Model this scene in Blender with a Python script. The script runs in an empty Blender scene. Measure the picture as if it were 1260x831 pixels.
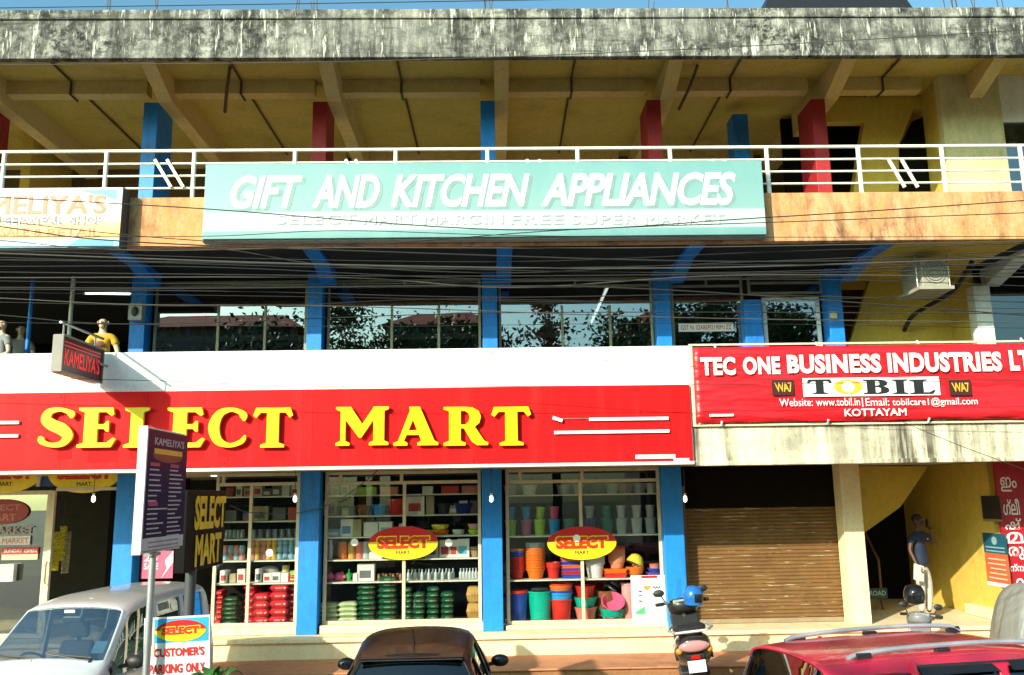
import bpy, math, random
from mathutils import Vector, Matrix
random.seed(11)
sc = bpy.context.scene
COL = sc.collection
R = math.radians
HC = 2.92                                   # eye height of the camera above the road

# ---------------------------------------------------------------- camera
TILT, YAW, ROLL, FPX = R(10.43), R(1.342), R(-0.9), 1065.6 / 1260
_F = Vector((math.sin(YAW) * math.cos(TILT), math.cos(YAW) * math.cos(TILT), math.sin(TILT)))
_R0 = Vector((math.cos(YAW), -math.sin(YAW), 0)); _U0 = _R0.cross(_F)
_R = _R0 * math.cos(ROLL) + _U0 * math.sin(ROLL); _U = -_R0 * math.sin(ROLL) + _U0 * math.cos(ROLL)
cam = bpy.data.cameras.new('camera'); camo = bpy.data.objects.new('camera', cam); COL.objects.link(camo)
m = Matrix.Identity(4)
for i in range(3):
    m[i][0], m[i][1], m[i][2] = _R[i], _U[i], -_F[i]
m[2][3] = HC
camo.matrix_world = m
cam.sensor_width = 36; cam.sensor_fit = 'HORIZONTAL'; cam.lens = 36 * FPX
cam.clip_start = 0.1; cam.clip_end = 3000
sc.camera = camo

# ---------------------------------------------------------------- sky, sun, exposure
SUN = Vector((0.80, 1.0, -0.56)).normalized()
w = bpy.data.worlds.new('World'); sc.world = w; w.use_nodes = True
nt = w.node_tree; nt.nodes.clear()
sky = nt.nodes.new('ShaderNodeTexSky'); sky.sky_type = 'NISHITA'; sky.sun_disc = False
sky.sun_elevation = math.asin(-SUN.z); sky.sun_rotation = math.atan2(-SUN.x, -SUN.y) % (2 * math.pi)
sky.air_density = 1.0; sky.dust_density = 2.5; sky.ozone_density = 1.4
bg = nt.nodes.new('ShaderNodeBackground'); bg.inputs[1].default_value = 0.135
wo = nt.nodes.new('ShaderNodeOutputWorld')
tint = nt.nodes.new('ShaderNodeMix'); tint.data_type = 'RGBA'; tint.blend_type = 'MULTIPLY'; tint.inputs[0].default_value = 1; tint.inputs[7].default_value = (1.0, 1.55, 1.45, 1)
nt.links.new(sky.outputs[0], tint.inputs[6]); nt.links.new(tint.outputs[2], bg.inputs[0]); nt.links.new(bg.outputs[0], wo.inputs[0])
sl = bpy.data.lights.new('sun', 'SUN'); sl.energy = 5.0; sl.angle = R(0.5); sl.color = (1.0, 0.90, 0.74)
slo = bpy.data.objects.new('sun', sl); COL.objects.link(slo); slo.location = (-20, -25, 30)
slo.rotation_euler = SUN.to_track_quat('-Z', 'Y').to_euler()
sc.view_settings.view_transform = 'Standard'; sc.view_settings.look = 'None'
sc.view_settings.gamma = 1; sc.view_settings.use_curve_mapping = False
sc.view_settings.exposure = 0.45
sc.cycles.max_bounces = 8; sc.cycles.transparent_max_bounces = 24
sc.cycles.diffuse_bounces = 4; sc.cycles.glossy_bounces = 4

def at(px, py, Y):                           # point of the photograph (1260 px wide) at distance Y
    d = _F + _R * ((px - 630) / 1065.6) - _U * ((py - 415.5) / 1065.6)
    k = Y / d.y
    return Vector((d.x * k, Y, HC + d.z * k))
def X(px, Y, py=600): return at(px, py, Y).x
def Zp(px, py, Y): return at(px, py, Y).z

# ---------------------------------------------------------------- materials
MATS = {}
def newmat(name):
    mt = bpy.data.materials.new(name); mt.use_nodes = True
    return mt, mt.node_tree, mt.node_tree.nodes['Principled BSDF']
def coords(nt, kind='Object', scale=(1, 1, 1)):
    tc = nt.nodes.new('ShaderNodeTexCoord'); mp = nt.nodes.new('ShaderNodeMapping')
    mp.inputs['Scale'].default_value = scale
    nt.links.new(tc.outputs[kind], mp.inputs['Vector']); return mp.outputs[0]
def noise(nt, vec, scale, detail=6, rough=0.6):
    n = nt.nodes.new('ShaderNodeTexNoise'); n.inputs['Scale'].default_value = scale
    n.inputs['Detail'].default_value = detail; n.inputs['Roughness'].default_value = rough
    nt.links.new(vec, n.inputs['Vector']); return n.outputs[0]
def ramp(nt, fac, stops, interp='LINEAR'):
    r = nt.nodes.new('ShaderNodeValToRGB'); r.color_ramp.interpolation = interp
    el = r.color_ramp.elements
    while len(el) < len(stops): el.new(0.5)
    for e, (p, c) in zip(el, stops):
        e.position = p; e.color = (c, c, c, 1) if not hasattr(c, '__len__') else (*c[:3], 1)
    nt.links.new(fac, r.inputs[0]); return r.outputs[0]
def mix(nt, fac, a, b, mode='MIX'):
    n = nt.nodes.new('ShaderNodeMix'); n.data_type = 'RGBA'; n.blend_type = mode
    for sock, v in ((n.inputs[0], fac), (n.inputs[6], a), (n.inputs[7], b)):
        if hasattr(v, 'is_output'): nt.links.new(v, sock)
        elif hasattr(v, '__len__'): sock.default_value = (*v[:3], 1)
        else: sock.default_value = v
    return n.outputs[2]
def bump(nt, bs, h, strength=0.3, dist=0.02):
    b = nt.nodes.new('ShaderNodeBump'); b.inputs['Strength'].default_value = strength
    b.inputs['Distance'].default_value = dist
    nt.links.new(h, b.inputs['Height']); nt.links.new(b.outputs[0], bs.inputs['Normal'])
def M(name, col, rough=0.6, metal=0.0, var=0.14, scale=5, bmp=0.0, spec=0.5, coat=0.0):
    if name in MATS: return MATS[name]
    mt, nt, bs = newmat(name)
    v = coords(nt); n = noise(nt, v, scale)
    c = mix(nt, ramp(nt, n, [(0.3, 0), (0.7, 1)]), [x * (1 - var) for x in col], [min(1, x * (1 + var)) for x in col])
    nt.links.new(c, bs.inputs['Base Color'])
    bs.inputs['Roughness'].default_value = rough; bs.inputs['Metallic'].default_value = metal
    bs.inputs['Specular IOR Level'].default_value = spec; bs.inputs['Coat Weight'].default_value = coat
    if bmp: bump(nt, bs, noise(nt, v, scale * 6), bmp)
    MATS[name] = mt; return mt
def emit(name, col, s):
    if name in MATS: return MATS[name]
    mt, nt, bs = newmat(name)
    bs.inputs['Base Color'].default_value = (*col, 1); bs.inputs['Emission Color'].default_value = (*col, 1)
    bs.inputs['Emission Strength'].default_value = s; MATS[name] = mt; return mt
def glassmat(name, tint, refl, rough=0.0, wob=0.0):
    mt, nt, bs = newmat(name); nt.nodes.remove(bs)
    out = nt.nodes['Material Output']
    tr = nt.nodes.new('ShaderNodeBsdfTransparent'); tr.inputs[0].default_value = (*tint, 1)
    gl = nt.nodes.new('ShaderNodeBsdfGlossy'); gl.inputs['Roughness'].default_value = rough
    gl.inputs[0].default_value = (0.95, 0.97, 1, 1)
    fr = nt.nodes.new('ShaderNodeLayerWeight'); fr.inputs[0].default_value = 0.5
    mr = nt.nodes.new('ShaderNodeMapRange'); mr.inputs[3].default_value = refl; mr.inputs[4].default_value = min(1, refl + 0.7)
    pw = nt.nodes.new('ShaderNodeMath'); pw.operation = 'POWER'; pw.inputs[1].default_value = 3
    nt.links.new(fr.outputs[1], pw.inputs[0]); nt.links.new(pw.outputs[0], mr.inputs[0])
    mx = nt.nodes.new('ShaderNodeMixShader'); nt.links.new(mr.outputs[0], mx.inputs[0])
    nt.links.new(tr.outputs[0], mx.inputs[1]); nt.links.new(gl.outputs[0], mx.inputs[2])
    if wob:
        v = coords(nt); b = nt.nodes.new('ShaderNodeBump'); b.inputs['Strength'].default_value = wob; b.inputs['Distance'].default_value = 0.02
        nt.links.new(noise(nt, v, 0.9, 1), b.inputs['Height']); nt.links.new(b.outputs[0], gl.inputs['Normal'])
    nt.links.new(mx.outputs[0], out.inputs[0]); MATS[name] = mt; return mt

def weathered(name, base, dark, light, streak=(1.6, 1, 0.22), amt=(0.42, 0.62), patch=(0.55, 0.66), bmp=0.5, rough=0.9, fine=7):
    mt, nt, bs = newmat(name)
    v = coords(nt); vs = coords(nt, 'Object', streak)
    n1 = noise(nt, vs, 1.6, 9, 0.68); n2 = noise(nt, v, fine, 8, 0.7); n3 = noise(nt, vs, 3.1, 8, 0.72)
    c = mix(nt, ramp(nt, n2, [(0.3, 0), (0.75, 1)]), base, [min(1, x * 1.25) for x in base])
    lowf = ramp(nt, noise(nt, v, 0.55, 4, .6), [(0.38, 0.12), (0.60, 1)])
    mm = nt.nodes.new('ShaderNodeMath'); mm.operation = 'MULTIPLY'; nt.links.new(lowf, mm.inputs[0]); nt.links.new(ramp(nt, n1, [(amt[0] - .04, 0), (amt[1] - .04, 1)]), mm.inputs[1])
    c = mix(nt, mm.outputs[0], c, dark)
    c = mix(nt, ramp(nt, n3, [(patch[0], 0), (patch[1], 1)]), c, light)
    c = mix(nt, ramp(nt, noise(nt, v, 22, 6, 0.7), [(0.55, 0), (0.7, 0.6)]), c, dark)
    nt.links.new(c, bs.inputs['Base Color']); bs.inputs['Roughness'].default_value = rough
    bump(nt, bs, n2, bmp, 0.03); MATS[name] = mt; return mt

def algae(name):
    mt, nt, bs = newmat(name); v = coords(nt); vs = coords(nt, 'Object', (4.2, 1, 0.55)); vh = coords(nt, 'Object', (0.5, 1, 5))
    base = mix(nt, ramp(nt, noise(nt, v, 1.1, 5, .6), [(.35, 0), (.65, 1)]), (.30, .30, .27), (.46, .45, .39))
    c = mix(nt, ramp(nt, noise(nt, vs, 1.3, 8, .7), [(.40, 0), (.58, .9)]), base, (.045, .047, .042))
    lw = ramp(nt, noise(nt, coords(nt, 'Object', (.5, 1, 1.2)), 1.0, 5, .65), [(.36, .15), (.60, 1)])
    mm = nt.nodes.new('ShaderNodeMath'); mm.operation = 'MULTIPLY'; nt.links.new(lw, mm.inputs[0]); nt.links.new(ramp(nt, noise(nt, v, 6, 10, .75), [(.42, 0), (.56, .97)]), mm.inputs[1])
    c = mix(nt, mm.outputs[0], c, (.018, .019, .018))
    c = mix(nt, ramp(nt, noise(nt, vs, 2.6, 9, .75), [(.55, 0), (.63, .95)]), c, (.66, .65, .57))
    c = mix(nt, ramp(nt, noise(nt, vh, 1.2, 6, .7), [(.56, 0), (.66, .8)]), c, (.05, .052, .046))
    c = mix(nt, ramp(nt, noise(nt, v, 26, 8, .7), [(.55, 0), (.68, .7)]), c, (.015, .015, .014))
    nt.links.new(c, bs.inputs['Base Color']); bs.inputs['Roughness'].default_value = .92; bs.inputs['Specular IOR Level'].default_value = .2
    bump(nt, bs, noise(nt, v, 9, 8, .7), .8, .03); MATS[name] = mt; return mt
fascia_m = algae('algae_stained_concrete')
canopy_m = weathered('stained_cream_concrete', (0.66, 0.60, 0.44), (0.09, 0.08, 0.055), (0.70, 0.66, 0.52), (3.6, 1, 0.25), (0.44, 0.62), (0.55, 0.7), 0.3)
orange_m = weathered('stained_orange_plaster', (0.56, 0.26, 0.10), (0.11, 0.06, 0.035), (0.66, 0.37, 0.19), (1.7, 1, 0.6), (0.48, 0.66), (0.46, 0.62), 0.35)
white_m = weathered('white_painted_parapet', (0.80, 0.81, 0.79), (0.55, 0.55, 0.50), (0.84, 0.84, 0.82), (2.2, 1, 0.25), (0.56, 0.85), (0.4, 0.6), 0.1)
cream_m = weathered('cream_painted_plaster', (0.74, 0.60, 0.36), (0.42, 0.30, 0.16), (0.82, 0.72, 0.48), (1.5, 1, 0.3), (0.6, 0.8), (0.45, 0.65), 0.15)
yellow_m = weathered('yellow_painted_plaster', (0.60, 0.43, 0.075), (0.36, 0.24, 0.045), (0.66, 0.49, 0.10), (1, 1, 0.5), (0.56, 0.8), (0.5, 0.7), 0.15)
soffit_m = weathered('ochre_painted_soffit', (0.54, 0.42, 0.10), (0.30, 0.23, 0.06), (0.62, 0.50, 0.15), (0.6, 0.6, 0.6), (0.52, 0.8), (0.5, 0.7), 0.15)
beam_m = weathered('cream_painted_beam', (0.66, 0.50, 0.20), (0.42, 0.30, 0.10), (0.70, 0.56, 0.26), (1, 0.6, 1), (0.56, 0.8), (0.5, 0.7), 0.15)
blue_m = weathered('blue_painted_column', (0.004, 0.21, 0.72), (0.02, 0.085, 0.24), (0.010, 0.28, 0.78), (2.4, 2.4, 0.7), (0.52, 0.74), (0.5, 0.75), 0.1, 0.55)
red_col_m = weathered('red_painted_column', (0.36, 0.014, 0.02), (0.16, 0.015, 0.015), (0.42, 0.03, 0.03), (2.4, 2.4, 0.7), (0.52, 0.74), (0.5, 0.75), 0.1, 0.6)
redboard_m = weathered('red_sign_sheet', (0.62, 0.008, 0.010), (0.48, 0.008, 0.010), (0.68, 0.02, 0.02), (1.3, 1, 0.12), (0.52, 0.8), (0.5, 0.72), 0.04, 0.45, 2)
redboard_m.node_tree.nodes['Principled BSDF'].inputs['Specular IOR Level'].default_value = 0.12
terra_m = weathered('terracotta_step', (0.54, 0.23, 0.11), (0.36, 0.15, 0.07), (0.58, 0.30, 0.16), (1.5, 1.5, 1), (0.5, 0.75), (0.55, 0.75), 0.2)
dirt_m = weathered('dusty_brown_step', (0.36, 0.17, 0.07), (0.19, 0.09, 0.04), (0.44, 0.27, 0.14), (1.5, 1.5, 1), (0.5, 0.75), (0.55, 0.75), 0.3)
asphalt_m = weathered('dusty_asphalt', (0.075, 0.068, 0.058), (0.045, 0.042, 0.038), (0.12, 0.10, 0.08), (1, 1, 1), (0.45, 0.7), (0.55, 0.75), 0.4)
forecourt_m = weathered('dusty_forecourt', (0.30, 0.21, 0.12), (0.17, 0.12, 0.07), (0.38, 0.29, 0.19), (1, 1, 1), (0.45, 0.7), (0.55, 0.75), 0.4)
earth_m = weathered('distant_earth', (0.10, 0.12, 0.05), (0.05, 0.07, 0.03), (0.16, 0.14, 0.08), (0.3, 0.3, 1), (0.45, 0.7), (0.55, 0.75), 0.3)
dark_m = M('dark_interior_shade', (0.010, 0.009, 0.008), 0.95, spec=0.05)  # near-black colour carries the deep shade of rooms and openings
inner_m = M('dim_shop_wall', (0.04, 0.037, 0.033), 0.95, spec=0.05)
frame_m = M('cream_aluminium_frame', (0.62, 0.54, 0.38), 0.45, 0.0)
shelf_m = M('pale_shelf_board', (0.70, 0.66, 0.55), 0.5)
rail_m = M('white_painted_rail', (0.80, 0.78, 0.68), 0.4)
steel_m = M('grey_steel', (0.35, 0.36, 0.36), 0.4, 0.8)
black_m = M('black_plastic', (0.012, 0.012, 0.013), 0.35)
rubber_m = M('black_rubber', (0.018, 0.018, 0.018), 0.8)
conduit_m = M('brown_conduit', (0.10, 0.06, 0.03), 0.6)
winglass = glassmat('reflective_window_glass', (0.55, 0.58, 0.56), 0.22, 0.0, 0.05)
shopglass = glassmat('clear_shop_glass', (0.93, 0.95, 0.94), 0.03, 0.0, 0.02)
carglass = glassmat('tinted_car_glass', (0.16, 0.17, 0.17), 0.10)
vanglass = glassmat('light_car_glass', (0.72, 0.78, 0.78), 0.16)
WHITE = M('white_lettering', (0.82, 0.82, 0.80), 0.5, 0, 0.03)
BLACK = M('black_lettering', (0.015, 0.015, 0.015), 0.5, 0, 0.03)
REDP = M('red_lettering', (0.62, 0.012, 0.012), 0.45, 0, 0.05)
YELP = M('yellow_lettering', (0.88, 0.66, 0.010), 0.4, 0, 0.05)
BLUEP = M('blue_print', (0.02, 0.22, 0.55), 0.5, 0, 0.05)

# ---------------------------------------------------------------- mesh helpers
OFF = {}
class MB:
    def __init__(s): s.v = []; s.f = []; s.mi = []; s.cur = 0
    def add(s, vs, fs):
        o = len(s.v); s.v += [Vector(p) for p in vs]; s.f += [tuple(i + o for i in f) for f in fs]; s.mi += [s.cur] * len(fs); return s
    def box(s, a, b):
        x0, x1 = sorted((a[0], b[0])); y0, y1 = sorted((a[1], b[1])); z0, z1 = sorted((a[2], b[2]))
        return s.add([(x0,y0,z0),(x1,y0,z0),(x1,y1,z0),(x0,y1,z0),(x0,y0,z1),(x1,y0,z1),(x1,y1,z1),(x0,y1,z1)],
              [(0,3,2,1),(4,5,6,7),(0,1,5,4),(1,2,6,5),(2,3,7,6),(3,0,4,7)])
    def hexa(s, p):                         # eight corners in box() order
        return s.add(p, [(0,3,2,1),(4,5,6,7),(0,1,5,4),(1,2,6,5),(2,3,7,6),(3,0,4,7)])
    def bar(s, p, q, wd, ht, up=(0,0,1)):
        p, q = Vector(p), Vector(q); d = (q - p).normalized(); up = Vector(up)
        if abs(d.dot(up)) > 0.99: up = Vector((0, 1, 0))
        sx = d.cross(up).normalized() * wd / 2; sz = sx.cross(d).normalized() * ht / 2
        return s.hexa([p-sx-sz, p+sx-sz, q+sx-sz, q-sx-sz, p-sx+sz, p+sx+sz, q+sx+sz, q-sx+sz])
    def tube(s, path, r, n=8, caps=True):
        path = [Vector(p) for p in path]; rs = r if hasattr(r, '__len__') else [r] * len(path)
        vs = []; fs = []; prev = None
        for i, p in enumerate(path):
            d = (path[min(i + 1, len(path) - 1)] - path[max(i - 1, 0)]).normalized()
            if prev is None:
                a = Vector((0, 0, 1)) if abs(d.z) < 0.9 else Vector((1, 0, 0))
                u = d.cross(a).normalized()
            else: u = (prev - d * prev.dot(d)).normalized()
            prev = u; vv = d.cross(u)
            for k in range(n):
                t = 2 * math.pi * k / n; vs.append(p + (u * math.cos(t) + vv * math.sin(t)) * rs[i])
        for i in range(len(path) - 1):
            for k in range(n):
                a, b = i * n + k, i * n + (k + 1) % n; fs.append((a, a + n, b + n, b))
        if caps: fs.append(tuple(range(n))); fs.append(tuple(reversed(range((len(path) - 1) * n, len(path) * n))))
        return s.add(vs, fs)
    def lathe(s, prof, c=(0,0,0), n=20, ax=None):
        c = Vector(c); vs = []; fs = []
        for r, z in prof:
            for k in range(n):
                t = 2 * math.pi * k / n; p = Vector((r * math.cos(t), r * math.sin(t), z))
                if ax is not None: p = ax @ p
                vs.append(c + p)
        for i in range(len(prof) - 1):
            for k in range(n):
                a, b = i * n + k, i * n + (k + 1) % n; fs.append((a, b, b + n, a + n))
        if prof[0][0] > 1e-4: fs.append(tuple(reversed(range(n))))
        if prof[-1][0] > 1e-4: fs.append(tuple(range((len(prof) - 1) * n, len(prof) * n)))
        return s.add(vs, fs)
    def ball(s, c, r, n=14, rot=None):
        c = Vector(c); r = Vector(r if hasattr(r, '__len__') else (r, r, r)); h = n // 2
        vs = [None] * 0; fs = []
        for i in range(h + 1):
            ph = math.pi * i / h
            for k in range(n):
                t = 2 * math.pi * k / n
                p = Vector((r.x * math.sin(ph) * math.cos(t), r.y * math.sin(ph) * math.sin(t), r.z * math.cos(ph)))
                if rot is not None: p = rot @ p
                vs.append(c + p)
        for i in range(h):
            for k in range(n):
                a, b = i * n + k, i * n + (k + 1) % n; fs.append((a, a + n, b + n, b))
        return s.add(vs, fs)
    def prism(s, poly, o, r, u, depth):      # poly in (r, u); thickness away from r x u
        o, r, u = Vector(o), Vector(r), Vector(u); nn = r.cross(u).normalized(); k = len(poly)
        vs = [o + r * a + u * b for a, b in poly] + [o + r * a + u * b - nn * depth for a, b in poly]
        fs = [tuple(range(k)), tuple(reversed(range(k, 2 * k)))] + [(i, i + k, (i + 1) % k + k, (i + 1) % k) for i in range(k)]
        return s.add(vs, fs)
    def build(s, name, mat, parent=None, smooth=False, bevel=0.0, sub=0, base=None, ang=40):
        me = bpy.data.meshes.new(name)
        if parent is not None: off = OFF.get(parent.name, Vector((0, 0, 0)))
        elif base is not None: off = Vector(base)
        else:
            lo = [min(v[i] for v in s.v) for i in range(3)]; hi = [max(v[i] for v in s.v) for i in range(3)]
            off = Vector(((lo[0] + hi[0]) / 2, (lo[1] + hi[1]) / 2, lo[2]))
        me.from_pydata([v - off for v in s.v], [], s.f); me.validate()
        for mt in (mat if isinstance(mat, (list, tuple)) else [mat]): me.materials.append(mt)
        if isinstance(mat, (list, tuple)): me.polygons.foreach_set('material_index', s.mi)
        if smooth:
            me.polygons.foreach_set('use_smooth', [True] * len(me.polygons)); me.set_sharp_from_angle(angle=R(ang))
        me.update()
        o = bpy.data.objects.new(name, me); COL.objects.link(o); OFF[o.name] = off.copy()
        if parent is not None: o.parent = parent
        else: o.location = off
        if bevel:
            b = o.modifiers.new('bevel', 'BEVEL'); b.width = bevel; b.segments = 2; b.limit_method = 'ANGLE'; b.angle_limit = R(35)
        if sub:
            b = o.modifiers.new('subsurf', 'SUBSURF'); b.levels = sub; b.render_levels = sub
        return o
def tag(o, label, cat, group=None, kind=None):
    if label: o['label'] = label
    if cat: o['category'] = cat
    if group: o['group'] = group
    if kind: o['kind'] = kind
    return o
def thing(name, label, cat, loc=(0,0,0), group=None):
    o = bpy.data.objects.new(name, None); COL.objects.link(o); o.location = loc; o.empty_display_size = 0.2
    OFF[o.name] = Vector(loc); return tag(o, label, cat, group)
def dup(root, loc, rotz=None, label=None):
    r = root.copy(); COL.objects.link(r); r.location = loc
    if rotz is not None: r.rotation_euler = (0, 0, rotz)
    if label: r['label'] = label
    for ch in list(root.children):
        c = ch.copy(); COL.objects.link(c); c.parent = r
        for g in ch.children:
            d = g.copy(); COL.objects.link(d); d.parent = c
    return r
def Box(name, a, b, mat, parent=None, bevel=0.0): return MB().box(a, b).build(name, mat, parent, bevel=bevel)

EX, EZ = Vector((1, 0, 0)), Vector((0, 0, 1))
def from_curve(cu):
    o = bpy.data.objects.new('tmp', cu); COL.objects.link(o)
    dg = bpy.context.evaluated_depsgraph_get(); dg.update()
    me = bpy.data.meshes.new_from_object(o.evaluated_get(dg)); bpy.data.objects.remove(o); bpy.data.curves.remove(cu)
    return [v.co.copy() for v in me.vertices], [tuple(p.vertices) for p in me.polygons], me
def fit(vs, fs, c, r, u, wd, ht, depth, mat, name, parent):
    lo = [min(v[i] for v in vs) for i in range(3)]; hi = [max(v[i] for v in vs) for i in range(3)]
    n = Vector(r).cross(Vector(u)).normalized(); c = Vector(c); b = MB()
    sx = wd / max(1e-6, hi[0] - lo[0]); sy = ht / max(1e-6, hi[1] - lo[1])
    b.add([c + Vector(r) * ((v.x - (lo[0] + hi[0]) / 2) * sx) + Vector(u) * ((v.y - (lo[1] + hi[1]) / 2) * sy)
           + n * ((v.z - lo[2]) / max(1e-6, hi[2] - lo[2]) * depth) for v in vs], fs)
    return b.build(name, mat, parent)
def text(body, c, wd, ht, mat, parent, name='lettering', r=EX, u=EZ, depth=0.006, shear=0.0, bold=0.0, space=1.0, res=3):
    cu = bpy.data.curves.new('t', 'FONT'); cu.body = body; cu.shear = shear; cu.space_character = space
    cu.bevel_depth = bold * 0.8; cu.bevel_resolution = 0; cu.extrude = 0.02; cu.resolution_u = res
    vs, fs, me = from_curve(cu)
    o = fit(vs, fs, c, r, u, wd, ht, depth, mat, name, parent); bpy.data.meshes.remove(me); return o
def glyph(loops, c, wd, ht, mat, parent, name='letter', r=EX, u=EZ, depth=0.05, bev=0.0):
    cu = bpy.data.curves.new('g', 'CURVE'); cu.dimensions = '2D'; cu.fill_mode = 'BOTH'; cu.extrude = 0.05
    cu.bevel_depth = bev; cu.bevel_resolution = 1
    for lp in loops:
        s = cu.splines.new('POLY'); s.points.add(len(lp) - 1); s.use_cyclic_u = True
        for p, q in zip(s.points, lp): p.co = (q[0], q[1], 0, 1)
    vs, fs, me = from_curve(cu)
    o = fit(vs, fs, c, r, u, wd, ht, depth, mat, name, parent); bpy.data.meshes.remove(me); return o
def ell(rx, ry, n=40, a0=0, a1=2 * math.pi, cx=0, cy=0):
    closed = abs(a1 - a0 - 2 * math.pi) < 1e-6
    return [(cx + rx * math.cos(a0 + (a1 - a0) * i / (n if closed else n - 1)), cy + ry * math.sin(a0 + (a1 - a0) * i / (n if closed else n - 1))) for i in range(n)]
def spline(pts, n=10):
    out = []; P = [pts[0]] + list(pts) + [pts[-1]]
    for i in range(1, len(P) - 2):
        for k in range(n):
            t = k / n; q = []
            for a, b, c, d in zip(P[i-1], P[i], P[i+1], P[i+2]):
                q.append(0.5 * ((2*b) + (c-a)*t + (2*a-5*b+4*c-d)*t*t + (3*b-a-3*c+d)*t**3))
            out.append(tuple(q))
    out.append(tuple(pts[-1])); return out
def ribbon(pts, n=10):                       # (x, y, width) centre line -> outline
    s = spline(pts, n); L = []; Rr = []
    for i, (x, y, wd) in enumerate(s):
        a, b = s[max(0, i - 1)], s[min(len(s) - 1, i + 1)]; dx, dy = b[0] - a[0], b[1] - a[1]; l = math.hypot(dx, dy) or 1
        L.append((x - dy / l * wd / 2, y + dx / l * wd / 2)); Rr.append((x + dy / l * wd / 2, y - dx / l * wd / 2))
    return L + Rr[::-1]

# slab-serif capitals, drawn 0..1 high
def serif(ch):
    if ch == 'S': return [ribbon([(0.70, 0.72, .05), (0.69, 0.82, .16), (0.62, 0.88, .12), (0.42, 0.94, .10), (0.20, 0.88, .17), (0.14, 0.70, .23), (0.28, 0.56, .27), (0.50, 0.45, .28), (0.64, 0.28, .23), (0.54, 0.10, .16), (0.32, 0.055, .11), (0.12, 0.12, .12), (0.06, 0.20, .15), (0.04, 0.28, .05)])]
    if ch == 'C': return [ribbon([(0.86, 0.66, .05), (0.85, 0.78, .18), (0.76, 0.88, .13), (0.52, 0.945, .11), (0.26, 0.84, .20), (0.13, 0.52, .27), (0.24, 0.18, .21), (0.52, 0.055, .11), (0.78, 0.12, .12), (0.87, 0.21, .11), (0.90, 0.30, .04)])]
    if ch == 'O': return [ell(.52, .5, 40, cx=.52, cy=.5), ell(.24, .40, 32, cx=.52, cy=.5)[::-1]]
    if ch == 'E': return [[(0,0),(.76,0),(.86,.20),(.80,.24),(.66,.12),(.44,.12),(.44,.46),(.58,.46),(.64,.39),(.69,.39),(.69,.66),(.64,.66),(.58,.58),(.44,.58),(.44,.88),(.62,.88),(.74,.78),(.80,.82),(.76,1),(0,1),(.01,.93),(.14,.88),(.14,.12),(0,.07)]]
    if ch == 'L': return [[(0,0),(.72,0),(.82,.24),(.76,.28),(.62,.12),(.44,.12),(.44,.88),(.57,.93),(.57,1),(0,1),(0,.93),(.14,.88),(.14,.12),(0,.07)]]
    if ch == 'I': return [[(0,0),(.58,0),(.58,.07),(.44,.12),(.44,.88),(.58,.93),(.58,1),(0,1),(0,.93),(.14,.88),(.14,.12),(0,.07)]]
    if ch == 'T': return [[(.22,0),(.80,0),(.80,.07),(.66,.12),(.66,.87),(.82,.87),(.92,.74),(1.0,.80),(.93,1),(.09,1),(.02,.80),(.10,.74),(.20,.87),(.36,.87),(.36,.12),(.22,.07)]]
    if ch == 'M': return [[(0,0),(.36,0),(.36,.07),(.25,.12),(.25,.66),(.60,.20),(.66,.20),(.97,.66),(.97,.12),(.86,.07),(.86,0),(1.36,0),(1.36,.07),(1.25,.12),(1.25,.88),(1.36,.93),(1.36,1),(.98,1),(.68,.55),(.38,1),(0,1),(0,.93),(.12,.88),(.12,.12),(0,.07)]]
    if ch == 'A': return [[(-.04,0),(.32,0),(.32,.07),(.23,.12),(.30,.27),(.62,.27),(.68,.12),(.58,.07),(.58,0),(1.12,0),(1.12,.07),(1.02,.12),(.64,1),(.36,1),(.38,.90),(.08,.12),(-.04,.07)], [(.35,.39),(.46,.66),(.57,.39)]]
    if ch == 'R': return [[(0,0),(.56,0),(.56,.07),(.44,.12),(.44,.44),(.52,.44),(.72,.10),(.86,0),(1.14,0),(1.14,.07),(1.04,.12),(.80,.48),(.92,.58),(.96,.74),(.90,.89),(.74,.98),(.5,1),(0,1),(0,.93),(.14,.88),(.14,.12),(0,.07)],
                          [(.44,.54),(.44,.89),(.55,.89),(.64,.83),(.67,.73),(.64,.61),(.56,.54)]]
    if ch == 'B': return [[(0,0),(.6,0),(.84,.05),(.96,.16),(.98,.30),(.92,.43),(.76,.52),(.90,.62),(.93,.76),(.86,.91),(.7,.98),(.5,1),(0,1),(0,.93),(.14,.88),(.14,.12),(0,.07)],
                          [(.46,.58),(.46,.90),(.54,.90),(.62,.84),(.62,.64),(.55,.58)], [(.46,.10),(.46,.48),(.56,.48),(.66,.40),(.66,.18),(.57,.10)]]
ASP = dict(S=.76, C=.92, O=1.04, E=.86, L=.82, I=.58, T=1.0, M=1.36, A=1.16, R=1.14, B=.98)
# ================================================================ THE SETTING
g = Box('ground', (-400, -400, -0.3), (400, 400, -0.02), earth_m); tag(g, 'dusty earth plain reaching to the horizon', 'ground', kind='structure')
g = Box('road', (-120, -7.5, -0.02), (120, 7.2, 0.0), asphalt_m); tag(g, 'dusty grey asphalt road in front of the shops', 'road', kind='structure')
g = Box('parking_strip', (-120, 7.2, -0.02), (120, 14.6, 0.012), forecourt_m); tag(g, 'dusty earth parking strip between the road and the steps', 'pavement', kind='structure')
st = MB().box((-30, 13.02, 0.0), (30, 13.42, 0.20)).box((-30, 13.4, 0.0), (30, 14.52, 0.405))
s_low = st.build('steps', dirt_m, bevel=0.012); tag(s_low, 'dusty brown steps up to the shop walkway', 'steps', kind='structure')
s_ter = Box('walkway', (-30, 13.36, 0.406), (30, 14.52, 0.432), terra_m, bevel=0.008); tag(s_ter, 'terracotta red walkway along the shop fronts', 'pavement', kind='structure')

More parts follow.
